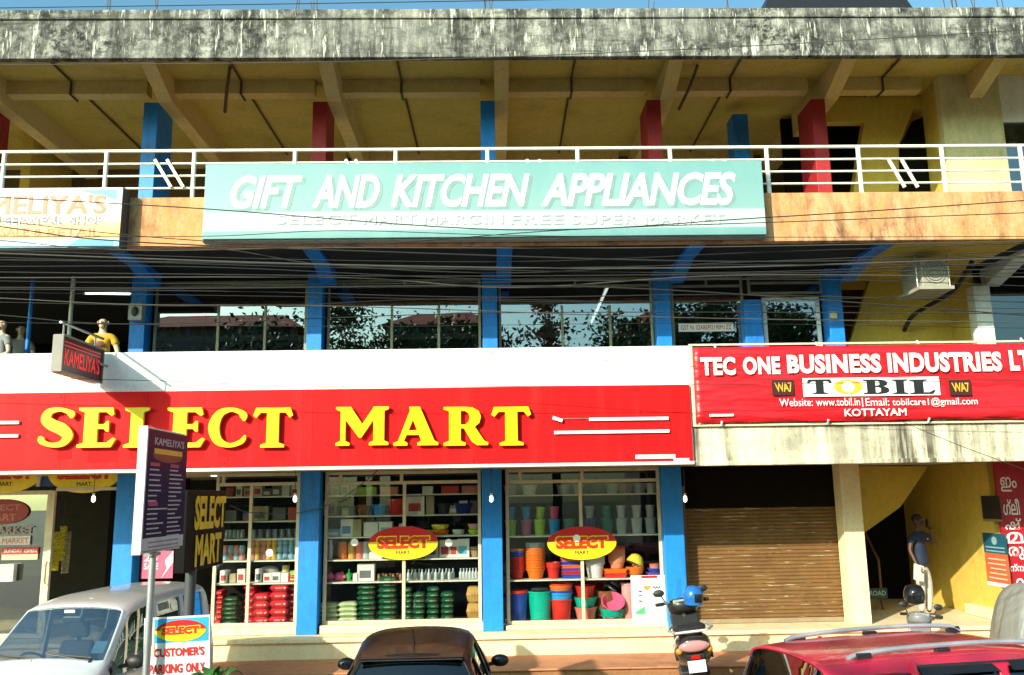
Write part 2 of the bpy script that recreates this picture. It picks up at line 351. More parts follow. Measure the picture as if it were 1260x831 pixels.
# ---------------------------------------------------------------- the building
B = thing('commercial_building', 'three storey shop building with stained concrete edges and blue columns', 'building', (0, 15, 0))
XL, XR = -17.0, 17.0
pitch, X0 = 3.061, -0.034
Box('plinth', (XL, 14.5, 0), (XR, 24, 0.75), cream_m, B, 0.012)
Box('plinth_lip', (XL, 14.44, 0.69), (XR, 14.56, 0.756), cream_m, B, 0.01)
# floors
Box('canopy_slab', (XL, 13.06, 3.40), (XR, 24, 3.95), M('canopy_soffit', (0.42, 0.36, 0.24), 0.9), B)
par = MB().box((XL, 12.97, 3.372), (3.00, 13.12, 5.15)); par.build('parapet', white_m, B, bevel=0.012)
par = MB().box((3.004, 12.975, 3.33), (XR, 13.12, 5.09)); par.build('parapet', canopy_m, B, bevel=0.012)
Box('canopy_lip', (3.004, 12.93, 3.33), (XR, 13.0, 3.40), canopy_m, B, 0.01)
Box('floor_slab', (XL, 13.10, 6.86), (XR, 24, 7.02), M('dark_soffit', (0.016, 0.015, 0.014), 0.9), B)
Box('terrace_bounce_floor', (XL, 13.17, 7.021), (XR, 21.89, 7.045), M('terrace_screed', (0.48, 0.42, 0.32), 0.9), B)  # unseen pale floor sheet added to bounce sun onto the ceiling
Box('balcony_parapet', (XL, 13.0, 6.80), (XR, 13.16, 7.60), orange_m, B, 0.012)
Box('roof_slab', (XL, 13.10, 10.56), (XR, 26, 10.74), soffit_m, B)
Box('roof_fascia', (XL, 13.0, 9.95), (XR, 13.13, 10.70), fascia_m, B, 0.015)
Box('roof_coping', (XL, 12.965, 10.62), (XR, 13.3, 10.79), fascia_m, B, 0.02)
# columns
def column(x, y0, y1, z0, z1, wd, mt): return Box('column', (x - wd / 2, y0, z0), (x + wd / 2, y1, z1), mt, B, 0.008)
for k in range(-5, 6):
    x = X0 + pitch * k
    if k == 3: x = 8.86
    gm = blue_m if k < 2 else cream_m
    column(x, 14.87, 15.2, 0.752, 3.398, 0.335, gm)
    if k == 3:
        continue
    um = blue_m if k < 3 else white_m
    column(x, 14.87, 15.17, 3.952, 6.855, 0.262, um)
    column(x, 14.87, 15.6, 7.022, 10.09, 0.262, (red_col_m if k % 2 or k == 2 else blue_m))
    # haunched beams (first floor blue, top floor cream)
    prof = [(13.17, 6.857), (13.17, 6.80), (14.05, 6.80), (14.869, 6.60), (14.869, 6.857)]
    MB().prism(prof, (x + 0.125, 0, 0), (0, 1, 0), (0, 0, 1), -0.25).build('beam', um, B)
    prof = [(13.131, 10.557), (13.131, 10.5), (13.85, 10.45), (14.872, 10.092), (21.9, 10.092), (21.9, 10.557)]
    MB().prism(prof, (x + 0.128, 0, 0), (0, 1, 0), (0, 0, 1), -0.256).build('beam', beam_m, B)
x = X0 + pitch * 3 - 0.35
prof = [(13.131, 10.557), (13.131, 10.5), (13.85, 10.45), (14.872, 10.092), (14.872, 10.557)]
MB().prism(prof, (x + 0.128, 0, 0), (0, 1, 0), (0, 0, 1), -0.256).build('beam', beam_m, B)
pxs = Zp(925, 160, 16.4)
column(X(912, 15.9, 160), 15.9, 16.35, 7.022, 10.28, 0.30, blue_m)
for y, z in ((14.95, 10.30), (18.4, 10.30)):
    for k in range(-5, 5):
        xa, xb = X0 + pitch * k + 0.131, X0 + pitch * (k + 1) - 0.131
        if k == 2: xb = 8.1
        if k >= 3 and y > 15: continue
        Box('cross_beam', (xa, y, z), (xb, y + 0.24, 10.557), beam_m, B)
# top floor walls
Box('rear_wall', (XL, 18.7, 7.02), (XR, 18.9, 10.56), M('dim_olive_rear_wall', (.16, .125, .045), .9), B)
Box('terrace_partition', (-9.6, 17.0, 7.02), (-9.4, 21.9, 10.56), yellow_m, B)
wy = 15.72
def poly_wall(name, pts, Y, th, mt, parent=B):
    P = [at(px, py, Y) for px, py in pts]
    return MB().prism([(p.x, p.z) for p in P], (0, Y, 0), (1, 0, 0), (0, 0, 1), th).build(name, mt, parent)
poly_wall('stair_wall', [(1050, 238), (1064, 148), (1125, 132), (1106, 180), (1106, 238)], wy, 0.2, yellow_m)
poly_wall('doorway_shade_panel', [(1106, 238), (1108, 178), (1122, 150), (1149, 138), (1151, 238)], wy - .015, 0.012, dark_m)  # flat dark panel stands in for the shade of an open doorway
poly_wall('stair_lintel', [(1010, 150), (1010, 120), (1175, 118), (1175, 134), (1125, 134), (1064, 150)], wy - 0.02, 0.2, yellow_m)
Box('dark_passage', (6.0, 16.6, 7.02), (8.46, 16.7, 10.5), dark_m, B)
Box('side_wall', (8.47, 15.06, 7.05), (8.6, 18.69, 10.555), yellow_m, B)
wl = X(1166, 14.87, 200)
Box('end_wall', (wl, 14.88, 7.022), (X(1241, 14.87, 200), 15.05, 10.557), weathered('pale_yellow_end_wall', (0.62, 0.54, 0.30), (0.35, 0.30, 0.18), (0.68, 0.62, 0.40), (1.5, 1, 0.4), (0.5, 0.72), (0.5, 0.7), 0.15), B)
wf = Box('end_window', (X(1241, 14.87, 200) + 0.01, 14.93, 7.022), (12.2, 14.97, 9.62), winglass, B)
Box('end_wall', (X(1241, 14.87, 200) + 0.01, 14.9, 9.63), (XR, 15.05, 10.557), white_m, B)
Box('end_wall', (12.21, 14.9, 7.022), (XR, 15.05, 9.62), white_m, B)
# first floor walls
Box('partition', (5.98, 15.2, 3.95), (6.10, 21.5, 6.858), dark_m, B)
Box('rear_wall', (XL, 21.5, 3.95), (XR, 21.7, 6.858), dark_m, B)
sw = X(1206, 14.87, 420)
Box('side_wall', (sw, 15.12, 3.952), (sw + 0.14, 21.4, 6.857), yellow_m, B)
pil = MB(); p1 = [at(px, py, 14.86) for px, py in ((1203, 430), (1224, 430), (1217, 330), (1199, 330))]
pil.prism([(sw - 0.01, 3.952), (sw + 0.28, 3.952), (sw + 0.28, 6.5), (sw - 0.01, 6.5)], (0, 14.87, 0), (1, 0, 0), (0, 0, 1), 0.24).build('column', white_m, B)
prof = [(13.17, 6.857), (13.17, 6.80), (14.0, 6.80), (15.10, 6.5), (15.10, 6.857)]
MB().prism(prof, (sw + 0.275, 0, 0), (0, 1, 0), (0, 0, 1), -0.28).build('beam', white_m, B)
poly_wall('stair_wall', [(1040, 440), (1070, 344), (1207, 340), (1207, 440)], 15.75, 0.12, yellow_m)
poly_wall('stair_lintel', [(1030, 344), (1030, 322), (1207, 318), (1207, 339)], 15.74, 0.12, yellow_m)
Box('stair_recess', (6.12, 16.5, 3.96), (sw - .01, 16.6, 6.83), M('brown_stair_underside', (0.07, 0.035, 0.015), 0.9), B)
Box('ceiling_panel', (6.24, 13.17, 6.84), (sw - 0.02, 21.4, 6.857), yellow_m, B)
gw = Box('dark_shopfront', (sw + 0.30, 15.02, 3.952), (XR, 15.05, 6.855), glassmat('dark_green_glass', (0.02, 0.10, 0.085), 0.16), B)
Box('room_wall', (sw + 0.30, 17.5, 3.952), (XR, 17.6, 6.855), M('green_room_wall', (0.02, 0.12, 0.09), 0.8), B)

# first floor glazing ------------------------------------------------------
def frame_bars(mb, bars, Y, d=0.05):
    for (x0, y0, x1, y1, t) in bars:
        a, b = at(x0, y0, Y), at(x1, y1, Y)
        mb.bar((a.x, Y, a.z), (b.x, Y, b.z), t, d, (0, 1, 0)) if abs(x1 - x0) > abs(y1 - y0) else mb.bar((a.x, Y, a.z), (b.x, Y, b.z), d, t, (1, 0, 0))
def glazing(name, xl, xr, zb, zt, Y, vert, horiz, glass, mt=frame_m, t=0.045):
    """window frame with posts at vert (x, z0, z1) and rails at horiz z; pane behind"""
    mb = MB(); d = 0.05
    mb.box((xl, Y, zb), (xl + t, Y + d, zt)); mb.box((xr - t, Y, zb), (xr, Y + d, zt))
    mb.box((xl + t, Y, zb), (xr - t, Y + d, zb + t)); mb.box((xl + t, Y, zt - t), (xr - t, Y + d, zt))
    for hz in horiz: mb.box((xl + t + .001, Y + 0.002, hz - t / 2), (xr - t - .001, Y + d - 0.002, hz + t / 2))
    for vx, z0, z1 in vert: mb.box((vx - t / 2, Y + 0.004, z0), (vx + t / 2, Y + d - 0.004, z1))
    f = mb.build(name, mt, B, bevel=0.004)
    p = MB().box((xl + t * .5, Y + 0.020, zb + t * .5), (xr - t * .5, Y + 0.026, zt - t * .5)).build('pane', glass, f)
    return f
YW = 15.09
olive = M('dull_olive_frame', (0.34, 0.31, 0.20), 0.5)
zt1 = 6.30
for xs, mull in (((188, 377), (268, 326)), ((402, 592), (482, 540)), ((614, 805), (692, 751)), ((828, 918), ())):
    xa, xb = X(xs[0], YW, 420), X(xs[1], YW, 420)
    zr = Zp((xs[0] + xs[1]) / 2, 352, YW)
    zq = Zp((xs[0] + xs[1]) / 2, 376, YW)
    glazing('window', xa, xb, 4.45, 6.78, YW, [(X(mx, YW, 400), 4.5, zq) for mx in mull] + [((xa + xb) / 2, zr, 6.73)], [zr, zq + 0.01][:1], winglass, olive)
colx = X(929, 14.9, 420)
Box('column', (colx - 0.16, 14.89, 3.952), (colx + 0.16, 15.17, 6.30), blue_m, B, 0.008)
glazing('window', X(941, YW, 420), X(1012, YW, 420), 4.45, Zp(975, 366, YW), YW, [], [], winglass, white_m, 0.07)
glazing('ventilator', X(920, YW, 350), X(1012, YW, 350), Zp(965, 362, YW), 6.78, YW, [], [Zp(965, 348, YW)], winglass, olive)
# left bay is an open shopfront with thin poles
for px, mt in ((36, blue_m), (86, rail_m)):
    a = X(px, 14.95, 400); MB().tube([(a, 14.95, 3.96), (a, 14.95, 6.85)], 0.035, 10).build('post', mt, B, True)
glazing('window', -16.9, X(-20, YW, 400), 4.45, 6.78, YW, [], [6.3], winglass, olive)
Box('shop_partition', (-6.16, 15.2, 3.96), (-6.06, 21.4, 6.855), dark_m, B)

# ground floor glazing -----------------------------------------------------
YG = 15.06
BAYS = {}
def shopfront(n, pl, pr, ptop, pbase, mulls, transoms, split):
    xa, xb = X(pl, YG, 690), X(pr, YG, 690); pm = (pl + pr) / 2
    zb, zt = Zp(pm, pbase, YG), Zp(pm, ptop, YG)
    BAYS[n] = (xa, xb, zb, zt)
    v = [(X(mx, YG, 690), zb + .02, zt) for mx in mulls] + [(X(mx, YG, 585), zt, 3.36) for mx in transoms]
    return glazing('shop_window', xa, xb, zb, 3.39, YG, v, [zt], shopglass, frame_m, 0.055)
shopfront(1, 262, 367, 596, 771, (306,), (275,), 1)
shopfront(2, 398, 592.5, 594, 767, (497,), (419, 494), 1)
shopfront(3, 623, 816, 592, 767, (716.5,), (640, 716), 1)
for n, (xa, xb, zb, zt) in BAYS.items():
    Box('window_sill', (xa - 0.02, 14.93, 0.757), (xb + 0.02, 15.9, zb - 0.002), cream_m, B, 0.006)
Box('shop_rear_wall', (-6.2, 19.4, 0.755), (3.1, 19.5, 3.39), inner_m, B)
Box('shade_backdrop', (BAYS[1][0] - .02, 15.72, 0.757), (3.05, 15.76, 3.39), M('dark_display_backing', (0.012, 0.011, 0.010), 0.95, spec=0.05), B)  # added dark sheet, its near-black stands in for the unlit shop depth
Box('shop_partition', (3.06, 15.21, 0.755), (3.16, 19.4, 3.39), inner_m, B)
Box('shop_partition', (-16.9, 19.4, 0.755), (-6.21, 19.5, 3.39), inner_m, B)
# door bay
xd0, xd1 = X(64, YG, 690), X(140, YG, 690)
glazing('fixed_glazing', -9.0, xd0 - 0.09, 0.76, Zp(30, 604, YG), YG, [], [], glassmat('sticker_film_glass', (0.62, 0.66, 0.62), 0.22), frame_m, 0.07)
gd = MB().box((xd0 - 0.075, 15.02, 0.76), (xd0 - 0.015, 15.09, Zp(64, 604, YG))); dj = gd.build('door_jamb', frame_m, B, bevel=0.005)
MB().tube([(xd0 - 0.045, 14.99, 1.62), (xd0 - 0.045, 14.96, 1.66), (xd0 - 0.045, 14.96, 1.94), (xd0 - 0.045, 14.99, 1.98)], 0.012, 8).build('door_handle', M('brass', (0.5, 0.33, 0.1), 0.3, 0.8), dj, True)
Box('door_head', (xd0 - 0.012, 15.03, Zp(100, 604, YG)), (xd1 + .12, 15.09, Zp(100, 604, YG) + 0.055), frame_m, B, 0.004)
tz = Zp(70, 603, YG) + 0.062
Box('transom_panel', (-9.0, 15.07, tz), (xd1 + .12, 15.11, 3.39), M('blue_transom_sheet', (0.01, 0.07, 0.26), 0.5), B)
Box('transom_post', (X(48, YG, 590) - .03, 15.035, tz), (X(48, YG, 590) + .03, 15.068, 3.385), frame_m, B)
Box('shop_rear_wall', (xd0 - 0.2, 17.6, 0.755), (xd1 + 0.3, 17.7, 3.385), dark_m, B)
# shutter bay
sx0, sx1 = X(842, 15.2, 700), X(1046, 15.2, 700)
mb = MB(); zz = 0.83; nsl = 0
prof = []
while zz < 2.75:
    prof += [(0, zz), (-0.016, zz + 0.013), (-0.020, zz + 0.028), (-0.016, zz + 0.043), (0, zz + 0.056)]; zz += 0.062
vs = []; fs = []
for y, z in prof: vs += [(sx0 + .07, 15.26 + y, z), (sx1 - .07, 15.26 + y, z)]
for i in range(len(prof) - 1): fs.append((2*i, 2*i+1, 2*i+3, 2*i+2))
mb.add(vs, fs)
mt, nt_, bs = newmat('rusty_brown_shutter')
v = coords(nt_); vs2 = coords(nt_, 'Object', (1.5, 1, 34))
c = mix(nt_, ramp(nt_, noise(nt_, v, 2.2, 8, .7), [(0.3, 0), (0.75, 1)]), (0.130, 0.064, 0.018), (0.225, 0.118, 0.034))
c = mix(nt_, ramp(nt_, noise(nt_, vs2, 1.5, 4, .6), [(0.645, 0), (0.67, .9)]), c, (0.62, 0.54, 0.38))
c = mix(nt_, ramp(nt_, noise(nt_, v, 9, 7, .7), [(0.60, 0), (0.72, 0.8)]), c, (0.20, 0.09, 0.035))
nt_.links.new(c, bs.inputs['Base Color']); bs.inputs['Roughness'].default_value = 0.65
sh = mb.build('roller_shutter', mt, B)
Box('bottom_rail', (sx0 + .07, 15.22, 0.757), (sx1 - .07, 15.28, 0.83), M('grey_shutter_rail', (0.30, 0.22, 0.13), 0.6), sh, 0.004)
Box('guide_channel', (sx0, 15.18, 0.757), (sx0 + .065, 15.32, 3.06), M('brown_steel', (0.18, 0.10, 0.05), 0.6), sh)
Box('guide_channel', (sx1 - .065, 15.18, 0.757), (sx1, 15.32, 3.06), MATS['brown_steel'], sh)
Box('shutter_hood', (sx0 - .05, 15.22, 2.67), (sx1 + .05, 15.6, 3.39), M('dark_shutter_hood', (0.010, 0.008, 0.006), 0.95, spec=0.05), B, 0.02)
# stair entrance
swg = X(1236, 14.9, 740)
Box('side_wall', (swg, 14.98, 0.755), (swg + 0.14, 19.2, 3.39), yellow_m, B)
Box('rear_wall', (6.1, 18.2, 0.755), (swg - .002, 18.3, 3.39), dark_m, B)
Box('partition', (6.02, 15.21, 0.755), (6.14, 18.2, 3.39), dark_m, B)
Box('wall_ledge', (swg - 0.16, 15.0, 0.757), (swg - .002, 15.9, 0.93), cream_m, B, 0.01)
mb = MB()
for i in range(8): mb.box((6.16, 16.7 + i * 0.19, 0.757), (7.15, 18.19, 0.757 + 0.17 * (i + 1)))
sf = mb.build('staircase', M('stair_concrete', (0.36, 0.26, 0.11), 0.8), B)
MB().tube([(7.2, 16.6, 0.76), (7.2, 16.6, 1.65), (7.2, 18.1, 3.1)], 0.025, 8).build('handrail', M('brown_wood', (0.16, 0.07, 0.03), 0.5), sf, True)
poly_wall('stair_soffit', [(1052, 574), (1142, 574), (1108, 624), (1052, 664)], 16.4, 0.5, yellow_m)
Box('end_pier', (swg + 0.15, 14.99, 0.755), (XR, 15.4, 3.39), M('pier_paint', (0.40, 0.05, 0.05), 0.6), B)

# railing on the second floor ---------------------------------------------
RY = 13.06
mb = MB()
for py, t in ((183.5, 0.055), (199, 0.036), (214, 0.036), (229, 0.036)):
    a = Zp(600, py, RY); mb.tube([(XL, RY, a), (XR, RY, a)], t / 2, 10)
rl = mb.build('railing', rail_m, B, True)
ztop = Zp(600, 185, RY)
for px in (5, 131, 239, 363, 487, 600, 711, 825, 944, 1057, 1160, 1257):
    xx = X(px, RY, 200); MB().tube([(xx, RY, 7.60), (xx, RY, ztop)], 0.035, 10).build('post', rail_m, rl, True)
for px in (190, 205, 425, 437, 648, 663, 876, 891, 1094, 1110, 1257):
    a, b = at(px, 196, RY - 0.06), at(px + 20, 230, RY - 0.06)
    MB().bar((a.x, RY - 0.04, a.z), (b.x, RY - 0.04, b.z), 0.03, 0.045).build('brace', rail_m, rl)

# roof top: water tank shed and rebar
roof = thing('rooftop_shed', 'dark sheet metal shed roof rising behind the stained parapet', 'shed', (8.2, 17, 10.74))
a, b = X(931, 14.2, 10), X(1143, 14.2, 10)
mb = MB().hexa([(a, 14.2, 11.02), (b, 14.2, 11.02), (b, 18.5, 11.02), (a, 18.5, 11.02), (a + .35, 14.5, 12.0), (b - .3, 14.5, 12.0), (b - .3, 18.2, 12.0), (a + .35, 18.2, 12.0)])
mb.build('roof', M('dark_sheet', (0.012, 0.012, 0.016), 0.5), roof)
Box('kerb', (a + .35, 13.6, 10.742), (b - .1, 18.3, 11.018), fascia_m, roof, 0.01)
rb = M('rusty_rebar', (0.09, 0.07, 0.07), 0.7)
k = 0
for px, n in ((134, 3), (193, 2), (364, 2), (390, 3), (595, 3), (603, 2), (795, 2), (893, 2), (1168, 2), (1180, 3), (1200, 2), (1233, 2)):
    mb = MB()
    for j in range(n):
        p = at(px + random.uniform(-5, 5), 16, 13.5); q = Vector((p.x + random.uniform(-.12, .12), 13.5, 10.73 + random.uniform(0.5, 0.9)))
        mb.tube([(p.x, 13.5, 10.70), ((p.x + q.x) / 2 + .01, 13.5, (10.7 + q.z) / 2), q], 0.009, 5)
    where = ['above the left corner', 'right of the left corner', 'above the teal banner\'s left end', 'above the teal banner, left of its middle', 'above the centre column', 'just right of the centre column', 'above the teal banner, right of its middle', 'left of the dark shed', 'right of the dark shed', 'second group right of the dark shed', 'third group right of the dark shed', 'above the right corner'][k]; k += 1
    tag(mb.build('rebar', rb, None, True), 'bare rebar rods on the roof edge ' + where, 'rebar', 'rebar stubs on the roof edge')

# lamps and conduit under the top ceiling
tub = M('dusty_lamp_batten', (0.16, 0.11, 0.06), 0.7)
for px, py, hx, lab in ((490, 80, 0, 'left of the centre column'), (706, 80, 40, 'right of the centre column'), (1102, 77, 40, 'near the pale end wall'), (908, 78, 0, 'above the rear blue column'), (72, 84, 0, 'in the leftmost terrace bay'), (288, 84, 0, 'in the second terrace bay')):
    p = at(px, py, 14.3); zc = 10.55
    t = thing('ceiling_conduit', 'brown conduit run on the ochre terrace ceiling ' + lab, 'conduit', (p.x, 14.3, zc), 'conduit runs on the terrace ceiling')
    k2 = (zc - HC) / (p.z - HC); y0 = min(14.3 * k2, 14.75); xx = p.x * (y0 / 14.3)
    MB().tube([(xx, y0 - .45, 10.53), (xx, 14.93, 10.53), (xx, 14.93, 10.28), (xx, 15.2, 10.28), (xx, 15.2, 10.53), (xx + .03, 18.39, 10.53)], 0.022, 6).build('pipe', conduit_m, t, True)
    if hx: MB().box((xx - .62, y0 - .5, 10.48), (xx + .62, y0 - .42, 10.54)).build('lamp_batten', tub, t)
for px in (290, 860):
    p = at(px, 105, 14.6); MB().tube([(p.x - .05, 14.4, 10.54), (p.x - .15, 14.6, 10.25), (p.x - .3, 15.0, 9.95)], 0.03, 6).build('loose_pipe', conduit_m, B, True)
# ================================================================ SIGNS
def px_text(body, x0, y0, x1, y1, Y, mat, parent, name='lettering', slope=True, **kw):
    """text filling the photograph's box x0..x1, y0..y1 (edge heights at its middle) on the plane at Y"""
    a, b = at(x0, (y0 + y1) / 2, Y), at(x1, (y0 + y1) / 2, Y); xm = (x0 + x1) / 2
    t, d = at(xm, y0, Y), at(xm, y1, Y)
    return text(body, ((a.x + b.x) / 2, Y, (t.z + d.z) / 2), abs(b.x - a.x), abs(t.z - d.z), mat, parent, name, **kw)
def px_words(body, x0, y0, x1, y1, Y, mat, parent, name='lettering', **kw):
    ws = body.split(); n = sum(len(q) for q in ws) + .55 * (len(ws) - 1); x = x0
    for q in ws:
        wd_ = (x1 - x0) * len(q) / n; px_text(q, x, y0, x + wd_, y1, Y, mat, parent, name, **kw); x += (x1 - x0) * (len(q) + .55) / n
def px_box(x0, y0, x1, y1, Y, th, mat, parent, name, bevel=0.0):
    a, b = at(x0, (y0 + y1) / 2, Y), at(x1, (y0 + y1) / 2, Y); t, d = at((x0 + x1) / 2, y0, Y), at((x0 + x1) / 2, y1, Y)
    return Box(name, (a.x, Y, d.z), (b.x, Y + th, t.z), mat, parent, bevel)
def px_glyph(ch, x0, y0, x1, y1, Y, mat, parent, name, depth=.05):
    a, b = at(x0, (y0 + y1) / 2, Y), at(x1, (y0 + y1) / 2, Y); t, d = at((x0 + x1) / 2, y0, Y), at((x0 + x1) / 2, y1, Y)
    return glyph(serif(ch), ((a.x + b.x) / 2, Y, (t.z + d.z) / 2), b.x - a.x, t.z - d.z, mat, parent, name, depth=depth)

# 1 the long red board over the shop
S = thing('shop_sign', 'long red board with raised yellow serif letters over the shop windows', 'shop sign', (-5, 12.9, 3.39))
Box('board', (XL, 12.9, 3.405), (2.965, 12.968, 4.545), redboard_m, S, 0.004)
Box('trim', (XL, 12.885, 3.355), (2.975, 12.969, 3.402), M('white_metal_trim', (0.80, 0.78, 0.70), 0.4), S, 0.004)
LY = 12.86
for k in range(14):
    xx = 2.2 - 1.22 * k
    Box('sheet_seam', (xx, 12.898, 3.41), (xx + .012, 12.9, 4.54), M('seam_shadow_red', (.42, .008, .010), .6, spec=.1), S)  # seam lines in a slightly darker red than the sheet
    for zz in (3.47, 4.48): MB().lathe([(.014, 0), (.012, .006), (0, .008)], (xx - .05, 12.9, zz), 8, Matrix.Rotation(R(90), 3, 'X')).build('rivet', MATS['seam_shadow_red'], S)
yl = M('yellow_acrylic_letter', (0.90, 0.66, 0.005), 0.32, 0, 0.03)
for ch, a, b in (('S', 49.5, 92.6), ('E', 97.5, 144.7), ('L', 154.6, 197), ('E', 206.5, 254), ('C', 257.5, 304.7), ('T', 312, 361)):
    px_glyph(ch, a, 502, b, 551, LY + .005, yl, S, 'letter')
for ch, a, b in (('M', 413.9, 478.5), ('A', 484.7, 539.5), ('R', 546, 600.5), ('T', 604.5, 653.7)):
    px_glyph(ch, a, 501, b, 548.5, LY + .005, yl, S, 'letter')
wb = M('white_acrylic_strip', (0.80, 0.78, 0.76), 0.4)
for x0, x1, y in ((-60, 23, 520.5), (-60, 22, 537), (725, 823, 515.5), (682, 824, 531.5)):
    px_box(x0, y - 2, x1, y + 2, LY, 0.04, wb, S, 'strip', 0.004)
px_box(692, 514.6, 725, 516, LY + .02, 0.02, M('exposed_steel_strip', (0.25, 0.1, 0.1), 0.5), S, 'strip')
p, q = at(680, 514, LY), at(692, 518, LY)
MB().bar((p.x, LY, p.z), (q.x, LY, q.z), 0.03, 0.05).build('broken_strip', wb, S)
px_box(782, 559.5, 831, 564.5, 12.89, 0.008, WHITE, S, 'maker_plate'); px_box(829, 564, 848, 568, 12.892, 0.006, WHITE, S, 'maker_plate')
for i, (a, b, hh) in enumerate(((71, 88, 12), (108, 145, 16), (160, 175, 12), (225, 250, 14), (268, 290, 9), (325, 350, 12))):
    px_box(a, 553, b, 553 + hh, 12.897, 0.002, M('faded_red_patch', (0.50, 0.008, 0.010), 0.6, spec=0.1), S, 'faded_patch')

# 2 teal banner on the second floor railing
Yb = 12.74
S = thing('banner', 'faded teal banner board with white slanted capitals on the orange parapet', 'banner', at(595, 291, Yb))
mt, nt_, bs = newmat('faded_teal_print')
v = coords(nt_, 'Generated'); sep = nt_.nodes.new('ShaderNodeSeparateXYZ'); nt_.links.new(v, sep.inputs[0])
c = ramp(nt_, sep.outputs[2], [(0.0, (0.13, 0.30, 0.30)), (0.10, (0.17, 0.35, 0.35)), (0.105, (0.43, 0.53, 0.50)), (0.33, (0.45, 0.55, 0.53)), (0.36, (0.215, 0.38, 0.375)), (0.95, (0.155, 0.335, 0.34))])
vo = coords(nt_, 'Object', (0.7, 1, 0.3)); c = mix(nt_, ramp(nt_, noise(nt_, vo, 2.2, 7, .65), [(0.46, 0), (0.8, 0.4)]), c, (0.30, 0.47, 0.43))
c = mix(nt_, ramp(nt_, noise(nt_, coords(nt_, 'Object', (6, 1, .3)), 1.5, 7, .65), [(0.66, 0), (0.72, 0.35)]), c, (0.60, 0.68, 0.48))
nt_.links.new(c, bs.inputs['Base Color']); bs.inputs['Roughness'].default_value = 0.5
tl, tr, br, bl = at(252, 203, Yb), at(938, 197, Yb), at(943, 289, Yb - .04), at(249, 292, Yb - .04)
xa, xb, za, zb = (tl.x + bl.x) / 2, (tr.x + br.x) / 2, (bl.z + br.z) / 2, (tl.z + tr.z) / 2
Box('face', (xa, Yb, za), (xb, Yb + 0.05, zb), mt, S, 0.004)
fb = MB(); fm = M('grey_angle_frame', (0.30, 0.33, 0.30), 0.6)
fb.box((xa - .02, Yb + .051, za - .02), (xb + .02, Yb + .22, za + .03)); fb.box((xa - .02, Yb + .051, zb - .03), (xb + .02, Yb + .09, zb + .012))
for f_ in (0, .17, .34, .5, .66, .83, 1): fb.box((xa + (xb - xa) * f_ - .015, Yb + .055, za + .031), (xa + (xb - xa) * f_ + .015, Yb + .09, zb - .031))
fb.build('frame', fm, S)
fw = M('faded_white_letter', (0.72, 0.75, 0.74), 0.5, 0, 0.05, 3); fs_ = M('faded_letter_shadow', (0.19, 0.31, 0.30), 0.6)
dz = -0.9
for wd_, x0, x1, yt in (('GIFT', 284, 372, 216), ('AND', 384, 467, 215), ('KITCHEN', 481, 652, 214), ('APPLIANCES', 665, 906, 212.5),):
    kw = dict(shear=0.28, bold=0.035, space=0.95)
    px_text(wd_, x0 + 4, yt + 3, x1 + 4, yt + 44, Yb - .002, fs_, S, 'letter_shadow', depth=0.001, **kw)
    px_text(wd_, x0, yt, x1, yt + 41, Yb - .004, fw, S, 'lettering', depth=0.003, **kw)
gs = M('worn_grey_letter', (0.22, 0.28, 0.28), 0.6)
px_words('SELECT MART MARGIN FREE SUPER MARKET', 341, 265, 892, 277, Yb - .002, gs, S, 'letter_shadow', depth=0.001, bold=0.01, space=1.1)
px_words('SELECT MART MARGIN FREE SUPER MARKET', 340, 263.5, 891, 275.5, Yb - .004, fw, S, 'lettering', depth=0.002, bold=0.01, space=1.1)

# 3 nightwear banner at the far left
S = thing('banner', 'white and orange shop banner at the left end of the orange parapet', 'banner', at(0, 305, Yb))
mt, nt_, bs = newmat('white_orange_blue_print')
v = coords(nt_, 'Generated'); sep = nt_.nodes.new('ShaderNodeSeparateXYZ'); nt_.links.new(v, sep.inputs[0])
c = ramp(nt_, sep.outputs[2], [(0.0, (0.20, 0.48, 0.72)), (0.12, (0.24, 0.52, 0.74)), (0.16, (0.72, 0.34, 0.07)), (0.36, (0.78, 0.52, 0.18)), (0.52, (0.80, 0.70, 0.44)), (0.68, (0.78, 0.76, 0.68)), (1.0, (0.82, 0.83, 0.80))])
nt_.links.new(c, bs.inputs['Base Color']); bs.inputs['Roughness'].default_value = 0.5
tl, br = at(0, 232, Yb), at(141, 304, Yb); xb = br.x + .06; xa = -9.3
Box('face', (xa, Yb, br.z), (xb, Yb + 0.03, tl.z), mt, S)
Box('frame', (xa, Yb + .031, br.z - .02), (xb + .02, Yb + .24, tl.z + .01), M('dark_sign_box', (0.05, 0.05, 0.05), 0.6), S)
P = [at(x_, y_, Yb - .001) for x_, y_ in ((96, 234), (145, 233), (144, 246))]
MB().prism([(q.x, q.z) for q in P], (0, Yb - .003, 0), (1, 0, 0), (0, 0, 1), 0.002).build('corner_print', M('teal_print', (0.10, 0.50, 0.62), 0.5), S)
P = [at(x_, y_, Yb - .001) for x_, y_ in ((82, 304), (97, 294), (139, 297), (139, 304))]
MB().prism([(q.x, q.z) for q in P], (0, Yb - .003, 0), (1, 0, 0), (0, 0, 1), 0.002).build('corner_print', M('deep_blue_print', (0.05, 0.28, 0.62), 0.5), S)
ro = M('faded_orange_letter', (0.62, 0.17, 0.07), 0.5)
Sx = (-62, 131)
px_text("KAMELIYA'S", -62, 240, 131, 264, Yb - .003, ro, S, depth=0.002, bold=0.03)
px_words("SLEEPWEAR SHOP", -12, 266, 127, 277, Yb - .003, M('dark_letter_edge', (0.12, 0.11, 0.08), 0.5), S, 'letter_edge', depth=0.001, bold=0.11)
px_words("SLEEPWEAR SHOP", -12, 266.8, 127, 276.4, Yb - .005, WHITE, S, depth=0.002, bold=0.01)
